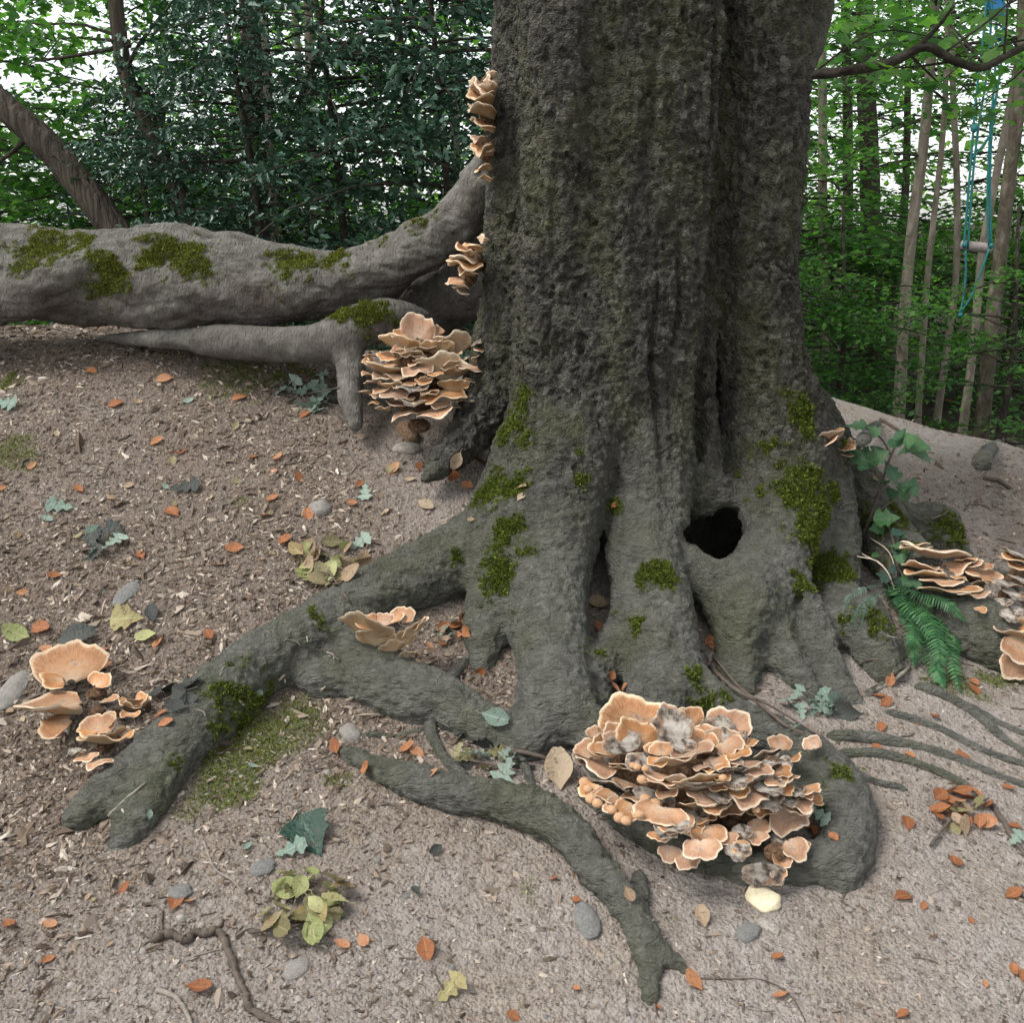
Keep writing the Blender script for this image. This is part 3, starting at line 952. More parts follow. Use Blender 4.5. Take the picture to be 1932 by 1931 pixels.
def litter_at(x, y):
    """0 bare trodden soil .. 1 deep litter"""
    p = np.stack([x, y, np.zeros_like(x)], 1)
    n = fbm(p * 1.6, 4, 201)
    left = sstep(0.15, -0.55, x + .22 * (y - 2.6)) * sstep(1.9, 2.9, y + .5 * np.clip(-x - .2, 0, 1.2))
    near = 1 - np.exp(-((x - .45) ** 2 / .9 + (y - 3.1) ** 2 / .5))
    skirt = np.exp(-(((x - .15) / .55) ** 2 + ((y - 2.75) / .35) ** 2)) * .9
    rt = .35 * sstep(.9, 1.4, x) * sstep(2.6, 3.3, y) * sstep(5.0, 4.2, y)
    fl_ = .20 * sstep(.1, -.5, x) * sstep(2.6, 1.9, y)
    return np.clip(left * .85 + fl_ + skirt + rt + n * .55 + .10, 0, 1)


lt = litter_at(gxv, gyv)
grn = np.zeros(len(gxv))
for (u, v, rad, amt) in [(470, 1400, 110, 1.2), (430, 1480, 90, 1.1), (560, 1360, 90, .8), (640, 1480, 50, .5), (350, 1540, 50, .6), (20, 850, 60, .7), (50, 870, 50, .6), (440, 720, 90, .6), (560, 710, 80, .6), (960, 1610, 50, .45), (1000, 1700, 50, .5), (1260, 1740, 50, .4), (1440, 1700, 40, .4), (1800, 1290, 90, .7), (1880, 1280, 70, .7), (1620, 1460, 40, .4), (20, 720, 50, .6), (450, 950, 25, .6)]:
    c = ghit(u, v); rr = px(rad, c[1]) * 1.25
    grn = np.maximum(grn, amt * (1 - sstep(.2, 1.2, np.hypot(gxv - c[0], gyv - c[1]) / rr)))
nz_ = fbm(np.stack([gxv, gyv, np.zeros_like(gxv)], 1) * 16, 4, 210)
grn = np.clip((grn + nz_ * .9 - .35) * 1.8, 0, .85) * (grn > .01)
M_soil = make_soil()
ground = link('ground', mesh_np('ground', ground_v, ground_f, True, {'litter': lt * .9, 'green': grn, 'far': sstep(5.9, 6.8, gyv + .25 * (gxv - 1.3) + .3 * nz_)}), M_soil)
tag(ground, 'bare trodden soil bank strewn with litter', None, None, 'structure')
gi_ = np.flatnonzero(grn > .25)
r = np.random.default_rng(17)
k = r.choice(gi_, 9000, p=grn[gi_] / grn[gi_].sum())
pos = ground_v[k] + np.stack([r.uniform(-.007, .007, 9000), r.uniform(-.007, .007, 9000), np.zeros(9000)], 1)
pos[:, 2] = zfast(pos[:, 0], pos[:, 1])
tv = np.array([[-.28, 0, 0], [.28, 0, 0], [.12, .1, .6], [-.12, .1, .6], [0, .3, 1.0]])
st_ = stamp(tv, [np.array([[0, 1, 2, 3]]), np.array([[3, 2, 4]])], pos, frames(np.tile([0, 0, 1.0], (9000, 1)) + r.normal(0, .6, (9000, 3)), r.uniform(0, 6.28, 9000)), .0065 * r.uniform(.6, 1.4, 9000), r.uniform(0, 1, 9000))
tag(link('ground_moss', mesh_np('ground_moss', st_[0], st_[1], True, {'var': st_[2]}), M_moss2), 'thin green moss film on the soil beside the roots', None, None, 'stuff')
green_at = lambda x, y: grn.reshape(GX.shape)[np.clip(np.searchsorted(gx, x), 0, len(gx) - 1), np.clip(np.searchsorted(gy, y), 0, len(gy) - 1)]
print('soil', round(time.time() - T0, 1))
# ------------------------------------------------------------------ bracket fungi
def cap_mesh(i, seed):
    r = np.random.default_rng(seed)
    A = R(r.uniform(62, 88)); nt, nr = 40, 13
    th = np.linspace(-A, A, nt)
    ph = r.uniform(0, 6.28, 6)
    edge = 1 - .42 * np.abs(th / A) ** 5
    Rr = edge * (1 + .07 * np.sin(3.1 * th + ph[0]) + .05 * np.sin(6.3 * th + ph[1]) + .03 * np.sin(13 * th + ph[2]) + .012 * np.sin(29 * th + ph[3]))
    s = np.concatenate([np.linspace(.10, .86, nr - 4), [.92, .96, .985, 1.0]])
    wav = r.uniform(.04, .10); kk = r.uniform(3.0, 5.5); bow = r.uniform(.02, .22); curl = r.uniform(-.02, .10)
    T = r.uniform(.075, .11); rim = r.uniform(.030, .046)
    S, TH = np.meshgrid(s, th)
    base = bow * S ** 1.6 - curl * S ** 7 + wav * S ** 2.2 * np.sin(kk * TH + ph[4]) + .35 * wav * S ** 3 * np.sin(2.3 * kk * TH + ph[5])
    base += .010 * np.sin(S * 34 + 1.2 * np.sin(5 * TH)) * S
    thick = T * (1 - S) ** 1.1 + rim
    thick *= np.sqrt(np.clip(1 - (np.clip(S - .90, 0, 1) / .1004) ** 2, 0, 1))
    thick *= np.clip((1 - np.abs(TH / A) ** 8), 0.02, 1)
    X = S * Rr[:, None] * np.cos(TH); Y = S * Rr[:, None] * np.sin(TH)
    top = np.stack([X, Y, base + thick * .45], -1)
    bot = np.stack([X, Y, base - thick * .55], -1)
    V = np.concatenate([top, bot[:, ::-1][:, 1:]], 1)          # loop out over the top and back below
    m = V.shape[1]
    sv = np.concatenate([S, S[:, ::-1][:, 1:]], 1)
    side = np.concatenate([np.zeros(nr), np.ones(nr - 1)])[None].repeat(nt, 0)
    j, k = np.meshgrid(np.arange(nt - 1), np.arange(m - 1), indexing='ij')
    b = (j * m + k).ravel()
    Q = np.stack([b, b + 1, b + m + 1, b + m], 1)[:, ::-1]
    V = V.reshape(-1, 3)
    V[:, 2] += .012 * fbm(V * 9 + seed, 2, seed)
    ang = np.repeat(th, m) * 1.0
    return mesh_np('fungus_cap', V, Q, True, {'rad': sv.ravel(), 'side': side.ravel(), 'ang': ang})


def lump_mesh(seed, sub=3, amp=.35, fr=1.6):
    import bmesh
    bm = bmesh.new()
    bmesh.ops.create_icosphere(bm, subdivisions=sub, radius=1.0)
    me = bpy.data.meshes.new('lump')
    bm.to_mesh(me); bm.free()
    co = np.empty(len(me.vertices) * 3, np.float32)
    me.vertices.foreach_get('co', co)
    co = co.reshape(-1, 3)
    co = co * (1 + amp * fbm(co * fr + seed * 3.1, 3, seed) * 1.6)[:, None]
    me.vertices.foreach_set('co', co.ravel())
    me.polygons.foreach_set('use_smooth', np.ones(len(me.polygons), bool))
    return me


def make_fungus(decay=0.0):
    g = NT('fungus_flesh' if not decay else 'fungus_decayed')
    rad, side, ang = g.attr('rad'), g.attr('side'), g.attr('ang')
    cb = g.n.new('ShaderNodeCombineXYZ')
    g._in(cb.inputs[0], g.math('MULTIPLY', ang, 30.0)); g._in(cb.inputs[1], g.math('MULTIPLY', rad, 5.0)); g._in(cb.inputs[2], g.math('MULTIPLY', g.rand(), 40.0))
    fib = g.noise(1.0, 4, .65, co=cb.outputs[0])
    cb2 = g.n.new('ShaderNodeCombineXYZ')
    g._in(cb2.inputs[0], g.math('MULTIPLY', ang, 1.5)); g._in(cb2.inputs[1], g.math('MULTIPLY', rad, 11.0)); g._in(cb2.inputs[2], g.math('MULTIPLY', g.rand(), 40.0))
    band = g.noise(1.0, 2, .5, co=cb2.outputs[0])
    rr = g.math('ADD', rad, g.math('MULTIPLY', g.math('SUBTRACT', fib, .5), .10))
    top = g.ramp(rr, [(.10, (.56, .43, .31)), (.35, (.55, .33, .19)), (.62, (.47, .235, .11)), (.80, (.38, .170, .075)), (.895, (.46, .245, .125)), (.935, (.76, .57, .38)), (1.0, (.84, .69, .50))])
    top = g.mix(g.ramp(fib, [(.40, 0.0), (.66, .55)]), top, (.62, .40, .24))
    top = g.mix(g.ramp(band, [(.52, 0.0), (.70, .35)]), top, (.30, .13, .055))
    bot = g.ramp(rad, [(.1, (.62, .50, .34)), (.7, (.50, .335, .19)), (.92, (.56, .40, .25)), (.965, (.84, .70, .50))])
    bot = g.mix(g.ramp(fib, [(.35, 0.0), (.7, .25)]), bot, (.36, .22, .11))
    col = g.mix(side, top, bot)
    hs = g.n.new('ShaderNodeHueSaturation')
    g._in(hs.inputs['Value'], g.math('ADD', g.math('MULTIPLY', g.rand(), .34), .66))
    g._in(hs.inputs['Saturation'], g.math('ADD', g.math('MULTIPLY', g.math('FRACT', g.math('MULTIPLY', g.rand(), 7.3)), .3), .82))
    g.l.new(col, hs.inputs['Color'])
    col = hs.outputs[0]
    oc = g.tc
    blot = g.noise(3.2, 5, .6)
    k0 = .62 - .22 * decay
    col = g.mix(g.ramp(blot, [(k0, 0.0), (k0 + .08, .75)]), col, g.ramp(g.noise(9, 4), [(.35, (.12, .085, .06)), (.6, (.45, .40, .34))]))
    if decay: col = g.mix(g.ramp(g.math('SUBTRACT', g.math('ADD', g.noise(1.6, 3, .55), .42), g.math('MULTIPLY', rad, .62)), [(.40, 0.0), (.52, .9)]), col, g.ramp(g.noise(2.4, 4, .6), [(.36, (.028, .024, .02)), (.46, (.13, .10, .08)), (.58, (.52, .46, .39)), (.7, (.68, .63, .56))]))
    h = g.math('ADD', fib, g.math('MULTIPLY', g.noise(14, 4), .6))
    return g.set(color=col, rough=.78, spec=.25, sss=.0, normal=g.bump(h, .35 + .3 * decay, .06))


def make_lumpmat():
    g = NT('fungus_rot_shade_core')  # decayed flesh, darkened in colour so gaps between caps read as shadowed
    n = g.noise(2.6, 5, .7)
    c = g.ramp(n, [(.32, (.06, .04, .028)), (.5, (.26, .15, .085)), (.62, (.42, .27, .16)), (.75, (.62, .54, .44))])
    return g.set(color=c, rough=.9, spec=.2, normal=g.bump(g.noise(5, 5, .7), .8, .25))


M_cap, M_cap_old, M_lump = make_fungus(), make_fungus(1.0), make_lumpmat()
CAPS = [cap_mesh(i, 300 + i) for i in range(22)]
CAPS_OLD = [me.copy() for me in CAPS[:8]]
for me in CAPS: me.materials.append(M_cap)
for me in CAPS_OLD: me.materials.append(M_cap_old)
LUMPS = [lump_mesh(400 + i) for i in range(5)]
for me in LUMPS: me.materials.append(M_lump)
BLOBS = [lump_mesh(420 + i, 3, .22, 2.4) for i in range(3)]
M_blob = plain('fungus_young_flesh', (.60, .36, .20), .8, .35, 7, .5, .05)
for me in BLOBS: me.materials.append(M_blob)


def basis(psi, eps, roll=0.0):
    """psi 0 points at the viewer's side, +90 to the right; eps lifts the rim"""
    a, e = R(psi), R(eps)
    o = np.array([math.sin(a) * math.cos(e), -math.cos(a) * math.cos(e), math.sin(e)])
    n = np.array([-math.sin(a) * math.sin(e), math.cos(a) * math.sin(e), math.cos(e)])
    y = np.cross(n, o)
    c, s = math.cos(R(roll)), math.sin(R(roll))
    y2 = y * c + n * s; n2 = n * c - y * s
    return np.stack([o, y2, n2], 1)


fr = random.Random(11)


def fungus(label, name, caps, tf, depth, base_uv, group=None, lumps=(), old=0.08, blobs=(), tidy=0.6, fat=1.0, wide=1.0):
    """caps rows (x, y, width, psi, eps[, old]) in a local picture frame; tf -> (u, v, scale); depth(u,v) -> Y"""
    b, bn = hit(*base_uv)
    b = b + np.array([0, .02, 0])
    t = thing(name, label, 'fungus', b, group)

    def put(nm, me, pos, rot, sc):
        o = link(nm, me, None, t)
        m = np.eye(4); m[:3, :3] = rot * np.asarray(sc)[None, :]; m[:3, 3] = pos - b
        o.matrix_local = Matrix(m.tolist())
        return o
    for row in caps:
        x, y, w, psi, eps = row[:5]
        u, v, s = tf(x, y)
        Y = min(depth(u, v), hit(u, v)[0][1] - .015)
        Rw = px(w * s, Y) / 1.42 * wide
        is_old = (len(row) > 5 and row[5]) or fr.random() < old
        rot = basis(psi + fr.uniform(-9, 9), eps + fr.uniform(-6, 6), fr.uniform(-12, 12))
        pos = P(u, v, Y) - rot[:, 0] * Rw * tidy
        src = fr.choice(CAPS_OLD if is_old else CAPS)
        o = put('cap', src, pos, rot, (Rw * fr.uniform(.92, 1.1), Rw * fr.uniform(.9, 1.08), Rw * fr.uniform(.8, 1.25) * fat))
        if is_old: o['label'] = 'decaying grey and blackened cap'
    for (x, y, w, dY, h) in lumps:
        u, v, s = tf(x, y)
        Y = min(depth(u, v), hit(u, v)[0][1]) + dY
        Y += .05
        rr = px(w * s, Y) / 2 * .78
        put('core', fr.choice(LUMPS), P(u, v, Y), basis(fr.uniform(0, 360), fr.uniform(-20, 20)), (rr, rr, rr * h))
    for (x, y, w) in blobs:
        u, v, s = tf(x, y)
        Y = min(depth(u, v), hit(u, v)[0][1] - .01) - .02
        rr = px(w * s, Y) / 2
        put('knob', fr.choice(BLOBS), P(u, v, Y), basis(fr.uniform(0, 360), fr.uniform(-20, 20)), (rr, rr, rr * .8))
    return t


def frame_tf(u0, v0, s): return lambda x, y: (u0 + x * s, v0 + y * s, s)


def bulge(u0, v0, ru, rv, Yf, k):
    def f(u, v):
        q = 1 - ((u - u0) / ru) ** 2 - ((v - v0) / rv) ** 2
        return Yf(u, v) - k * math.sqrt(max(q, 0))
    return f


# large tiered cluster by the left flank of the stem
caps = [(900, 430, 360, 172, 62), (720, 490, 190, -150, 50), (1090, 470, 170, 160, 50), (640, 610, 400, -25, 34), (1350, 620, 360, 28, 48), (1050, 620, 160, -5, 52), (1170, 650, 220, 8, 52), (1200, 880, 490, 6, 50),
        (800, 690, 190, -20, -8), (900, 790, 180, 0, 8), (930, 850, 150, 10, 12), (520, 790, 220, -30, -24), (710, 745, 230, -8, -22), (330, 760, 180, -60, 4), (320, 860, 180, -70, -14), (450, 930, 430, -32, 22),
        (300, 990, 200, -60, -4), (880, 960, 280, 0, -26), (620, 1010, 250, -12, -4), (1520, 930, 280, 55, -18), (1570, 630, 170, 70, 12), (1590, 700, 160, 70, -4), (1560, 800, 130, 65, 30), (1300, 1110, 280, 25, 44),
        (1180, 1240, 440, 8, -16), (1000, 1190, 200, -20, -4), (550, 1100, 300, -28, 20), (350, 1080, 200, -58, -4), (290, 1190, 180, -68, -4), (470, 1180, 220, -30, -14), (610, 1230, 290, -14, -28),
        (840, 1170, 300, 2, -26, True), (400, 1240, 170, -50, -14), (830, 1310, 290, 2, -12), (640, 1340, 240, -18, 2), (1450, 1270, 170, 40, -14), (370, 1300, 150, -60, -6), (500, 1390, 190, -40, -2), (740, 1450, 290, -18, -12),
        (1080, 1430, 400, 8, -16), (1320, 1360, 160, 50, -6), (950, 1080, 190, 0, -30), (1080, 990, 150, 20, -20), (560, 880, 190, -20, -6), (760, 1100, 180, -6, -10), (1330, 760, 160, 40, 20), (1440, 1110, 130, 60, 10)]
q_ = random.Random(9)
for _ in range(26):
    x_, y_ = q_.uniform(330, 1500), q_.uniform(560, 1380)
    if ((x_ - 900) / 640) ** 2 + ((y_ - 960) / 480) ** 2 > 1: continue
    caps.append((x_, y_, q_.uniform(150, 260), (x_ - 900) / 640 * 60 + q_.uniform(-15, 15), 30 - (y_ - 560) / 820 * 44 + q_.uniform(-16, 22)))
fungus('large tiered tan bracket fungus between the stem and a forked root', 'bracket_fungus', caps, frame_tf(641, 545, .16608), bulge(800, 700, 125, 130, lambda u, v: 3.90 - (v - 620) * .0012, .16), (790, 800), wide=1.14, fat=1.35,
       lumps=[(900, 900, 900, .12, .9), (850, 1250, 700, .10, .6), (900, 1560, 330, .02, .6), (1050, 600, 400, .1, .8)], old=.04)
# the big rosette on the front roots
caps = [(570, 300, 370, 180, 58), (460, 280, 200, -160, 52), (790, 410, 330, 180, 52), (800, 340, 220, 176, 58), (910, 330, 170, 178, 58), (570, 440, 240, -165, 48), (480, 490, 220, -150, 42), (1090, 390, 190, 175, 58), (1170, 360, 240, 160, 58),
        (970, 440, 230, 180, 48), (350, 510, 190, -140, 36), (250, 560, 200, -115, 26), (300, 640, 320, -58, 22), (240, 600, 180, -80, 12), (390, 760, 280, -40, 24, True), (300, 820, 190, -50, -12), (380, 880, 190, -40, -14), (530, 960, 210, -30, -14),
        (460, 930, 170, -30, -14), (730, 1000, 280, -10, -18), (630, 970, 150, -10, -4), (800, 1070, 150, 0, -14), (690, 880, 220, -20, -18), (780, 850, 150, 0, -4), (620, 610, 220, -170, 38, True), (740, 770, 200, 0, 20), (840, 620, 240, 10, 44),
        (850, 760, 190, 0, 48), (960, 600, 280, 28, 8), (980, 480, 200, 170, 32), (1180, 550, 190, 30, -14), (1160, 680, 200, 30, 6), (1270, 640, 220, 40, 6), (1240, 590, 180, 48, 6), (990, 750, 280, 10, 44), (1000, 790, 280, 4, 38),
        (1260, 740, 210, 40, 2), (1370, 690, 190, 40, -4), (1130, 730, 110, 20, -4), (1180, 790, 110, 20, -4), (1100, 810, 140, 10, -4), (970, 900, 200, 8, 38), (1110, 860, 190, 8, 2), (1150, 910, 170, 10, 36), (1320, 860, 280, 28, -18),
        (1430, 800, 220, 40, -8), (1480, 750, 190, 48, -4), (1520, 700, 160, 50, -4), (1540, 810, 150, 50, -4), (1180, 960, 180, 10, -14), (1320, 950, 130, 8, -4), (1400, 950, 180, 20, -18), (1010, 1010, 180, 0, 6), (960, 980, 180, -10, 6),
        (1040, 1110, 230, 8, -24), (1000, 1200, 200, 10, -34), (910, 1270, 180, 0, -48), (790, 1220, 160, -12, -48), (1560, 1010, 300, 42, -42), (1650, 900, 190, 50, -12), (1730, 870, 110, 60, -4), (1360, 1050, 180, 8, -32), (1350, 1120, 140, 8, -32),
        (1590, 1200, 220, 40, -32), (1520, 1270, 120, 20, -32), (1390, 1370, 250, 8, -62, True), (1480, 1340, 120, 20, -52), (1480, 590, 150, 40, 16, True), (1520, 640, 130, 50, -4, True), (1300, 520, 130, 40, -4), (1560, 880, 160, 46, -10, True),
        (1620, 830, 130, 50, -6, True), (1440, 640, 140, 30, 0, True), (1250, 470, 120, 60, 10, True), (880, 540, 150, 0, -30), (720, 640, 130, -20, -20), (1080, 640, 120, 20, -10), (1240, 830, 130, 20, -6), (1250, 1080, 150, 4, -40, True), (1480, 1120, 140, 30, -30, True)]
q_ = random.Random(3)
for _ in range(60):
    x_, y_ = q_.uniform(230, 1700), q_.uniform(430, 1240)
    if y_ < 480 and x_ > 1300 or (x_ < 420 and y_ > 900) or (x_ < 700 and y_ > 1030) or (x_ - 900) / 800 + (480 - y_) / 500 > .95 or (y_ > 1120 and x_ < 880): continue
    if y_ < 560: row = (180 + q_.uniform(-25, 25), q_.uniform(30, 55))
    else: row = ((x_ - 900) / 800 * 60 + q_.uniform(-15, 15), 34 - (y_ - 560) / 680 * 75 + q_.uniform(-14, 14))
    caps.append((x_, y_, q_.uniform(110, 210), *row))
fungus('biggest bracket fungus, a ragged orange rosette with blackened patches on the front roots', 'bracket_fungus', caps, frame_tf(1026, 1251, .299), bulge(1290, 1470, 260, 200, lambda u, v: min(2.46 - (v - 1320) * .00110, hit(u, v)[0][1] - .03), .13), (1300, 1560), wide=1.16,
       lumps=[(900, 800, 900, .10, .8), (1300, 900, 700, .10, .7), (600, 650, 500, .09, .7), (1250, 1150, 400, .06, .8), (1000, 560, 170, -.02, .7), (740, 540, 130, -.03, .8), (480, 320, 110, -.04, .7), (1440, 640, 180, -.02, .6), (1600, 850, 200, -.01, .6),
              (1190, 1130, 220, -.03, .8), (1460, 1200, 200, -.02, .7), (560, 900, 150, 0, .6), (1060, 560, 110, -.05, .8), (1420, 890, 130, -.03, .7), (1380, 1000, 110, -.04, .7), (1400, 1270, 150, 0, .9)], old=.17,
       blobs=[(590, 660, 60), (640, 670, 55), (560, 650, 50), (620, 740, 75), (480, 980, 90), (520, 1000, 80), (600, 960, 70), (260, 760, 90), (300, 860, 90), (340, 890, 80), (700, 900, 110), (640, 860, 80), (1130, 730, 60), (280, 800, 70), (430, 930, 80), (1230, 470, 50), (1340, 930, 60)])
#
# clump lying on the soil beside the left toe of the root
caps = [(800, 400, 660, -165, 30), (590, 610, 330, -70, 12), (620, 930, 800, -88, 6), (640, 1080, 420, -70, -8), (1150, 590, 250, 150, 30), (1250, 820, 260, 60, 8), (1470, 890, 190, -20, 30), (1600, 790, 190, 120, 40), (1640, 880, 180, 60, 20),
        (1480, 1000, 170, 0, -10), (1400, 830, 150, -60, 20), (1540, 830, 140, 20, 40), (1130, 1090, 310, 180, 44), (1000, 1170, 310, -60, 4), (1250, 1060, 240, 162, 48), (1150, 1290, 400, 0, 22), (1350, 1200, 220, 60, 40), (1440, 1230, 170, 60, 10),
        (880, 1410, 210, -40, -10), (980, 1480, 220, -10, -10), (1130, 1530, 240, 20, 8), (620, 1200, 190, -30, -6), (1200, 1160, 180, 0, -10)]
fungus('pale clump of tan caps on the soil beside a root toe', 'bracket_fungus', caps, frame_tf(0, 1187, .16608), lambda u, v: ghit(u, v + 8, .06)[1], (185, 1360), wide=1.3,
       lumps=[(1100, 740, 330, .0, .5), (1080, 950, 300, .0, .5), (1180, 1330, 300, .03, .7), (1500, 900, 250, .02, .6), (1320, 960, 200, .0, .5), (1650, 860, 180, .02, .7)], old=.05, tidy=.5)
# small one on the left root
caps = [(130, 1640, 330, -25, 50), (200, 1680, 260, 0, 62), (240, 1590, 160, 178, 26), (300, 1570, 150, 150, 32), (350, 1560, 150, 160, 40), (410, 1640, 220, 62, 56), (350, 1700, 170, 34, 60), (380, 1780, 110, 30, 40), (440, 1610, 150, 70, 40), (290, 1740, 140, 10, 66), (180, 1600, 180, -150, 26)]
fungus('small pale fan-shaped fungus perched on the long left root', 'bracket_fungus', caps, frame_tf(644, 644, .3333), lambda u, v: 2.66 + (u - 700) * .0004, (725, 1245), lumps=[(220, 1770, 170, .02, .9), (350, 1790, 130, .02, .7)], old=0, tidy=.45)
# shelves up the left edge of the stem
caps = [(395, 190, 80, -70, 40), (380, 250, 140, -80, 50), (320, 300, 210, -78, 24), (330, 340, 200, -70, 8), (310, 400, 210, -80, 8), (305, 490, 250, -82, -2), (335, 575, 210, -78, 12), (310, 680, 170, -80, -4), (330, 755, 220, -76, -8), (385, 725, 110, -60, -4), (360, 790, 160, -50, -10), (350, 890, 140, -66, -4), (365, 965, 110, -56, 16), (300, 265, 120, -90, 20)]
fungus('column of tan shelves high on the left edge of the stem', 'bracket_fungus', caps, frame_tf(824, 96, .2491), lambda u, v: 3.62, (934, 340), wide=1.25, lumps=[(400, 300, 200, .05, 1.3), (400, 520, 200, .05, 1.3), (400, 760, 190, .05, 1.2)], old=.05, fat=1.9)
caps = [(315, 1425, 80, -60, 60), (255, 1480, 170, -70, 24), (175, 1530, 180, -84, 14), (170, 1600, 260, -78, -2), (190, 1640, 220, -60, -14), (205, 1700, 150, -66, -8), (110, 1760, 180, -86, -8), (150, 1790, 160, -60, 4), (160, 1835, 130, -60, 10)]
fungus('short stack of orange shelves low on the left edge of the stem', 'bracket_fungus', caps, frame_tf(828, 96, .2491), lambda u, v: 3.60, (895, 545), wide=1.2, lumps=[(260, 1600, 200, .05, 1.2), (230, 1720, 160, .05, 1.)], old=.03, fat=1.9)
# behind the right flank
caps = [(835, 545, 110, 40, 40), (855, 565, 110, 60, 30), (925, 590, 140, 70, 42), (905, 620, 100, 40, 10), (920, 655, 80, 40, -4), (860, 520, 90, 70, 20)]
fungus('little group of brown caps behind the right flank of the stem', 'bracket_fungus', caps, frame_tf(1288, 644, .3333), lambda u, v: 3.70, (1575, 860), wide=1.7, lumps=[(880, 620, 90, .04, .8)], old=0)
# right-hand shelves
caps = [(620, 900, 190, -40, 8), (760, 940, 360, 2, 16), (650, 1000, 260, -42, 18), (880, 1035, 300, 2, -4), (1060, 1065, 220, 22, -18), (990, 1000, 180, 10, 2), (700, 1065, 340, -30, 16), (910, 1080, 120, 0, -4), (1020, 1130, 280, 10, 8), (850, 1170, 340, -8, 8), (1000, 1190, 220, 12, 2),
        (1040, 1285, 110, 30, -20), (800, 1110, 260, -10, 10), (950, 960, 150, 20, 6), (1080, 1010, 120, 40, -10), (640, 880, 150, -30, 14)]
fungus('stack of thin brown shelves with cream rims above the fern', 'bracket_fungus', caps, frame_tf(1539.5, 769.7, .299), lambda u, v: 3.20 - (v - 1080) * .0008, (1800, 1150), lumps=[(900, 1080, 420, .13, .6), (950, 1220, 260, .08, .8)], old=.05)
caps = [(1290, 940, 220, -30, 8), (1260, 1000, 200, -40, 0), (1230, 970, 130, -60, 10, True), (1330, 990, 260, 0, 0), (1260, 1450, 260, -35, 16), (1290, 1540, 330, -6, -36), (1320, 1640, 300, 0, -50), (1200, 1120, 170, -30, 0, True), (1260, 1180, 200, -10, -20, True), (1300, 1270, 220, 0, -30, True), (1180, 1240, 150, -40, -20, True), (1230, 1320, 180, -20, -30, True), (1320, 1100, 220, 0, -10, True), (1350, 1380, 240, 0, -20)]
fungus('dark rotting fungus with a few orange caps beside the brown shelves', 'bracket_fungus', caps, frame_tf(1539.5, 769.7, .299), lambda u, v: 3.12 - (v - 1080) * .0011, (1915, 1180), lumps=[(1290, 1150, 330, .08, 1.2), (1310, 1320, 330, .08, 1.), (1200, 1190, 130, .0, .8), (1250, 1260, 140, -.02, .8), (1180, 1310, 110, .0, .7)], old=.2)


# broken pieces of old fungus lying about
def chunk(u, v, wpx, label, mat, stretch=(1, .7, .5), name='fungus_fragment', cat='fungus piece', seed=1, group=None, off=.3):
    p, n = hit(u, v)
    r = px(wpx, p[1]) / 2
    me = lump_mesh(500 + seed, 3, .30, 1.5)
    me.materials.append(mat)
    o = link(name, me, None, None, tuple(p + n * r * stretch[2] * off))
    fm = frames(n[None], np.array([seed * 1.3]))[0]
    o.rotation_euler = Matrix(fm.tolist()).to_euler()
    o.scale = (r * stretch[0], r * stretch[1], r * stretch[2])
    return tag(o, label, cat, group)


M_white_rot = plain('dried_fungus_white', (.55, .50, .43), .85, .45, 5, .7, .08)
M_cream = plain('cream_fungus_flesh', (.78, .68, .46), .75, .12, 4, .3, .06)
M_brown_rot = plain('dried_fungus_brown', (.33, .21, .125), .85, .6, 5, .8, .08)
chunk(1440, 1701, 78, 'cream-white broken cap lying just below the big rosette', M_cream, (1, .85, .45), seed=2)
chunk(1449, 1752, 34, 'bleached crumbly stalk end below the cream-white cap', M_white_rot, (.8, 1.7, .7), seed=3)
chunk(770, 820, 60, 'dried tapering fungus stump under the large tiered cluster', M_brown_rot, (1.2, .6, .5), seed=4)
chunk(768, 850, 46, 'white split fungus stump lying below the tiered cluster', M_white_rot, (1.2, .65, .5), seed=5)
print('fungi', round(time.time() - T0, 1))
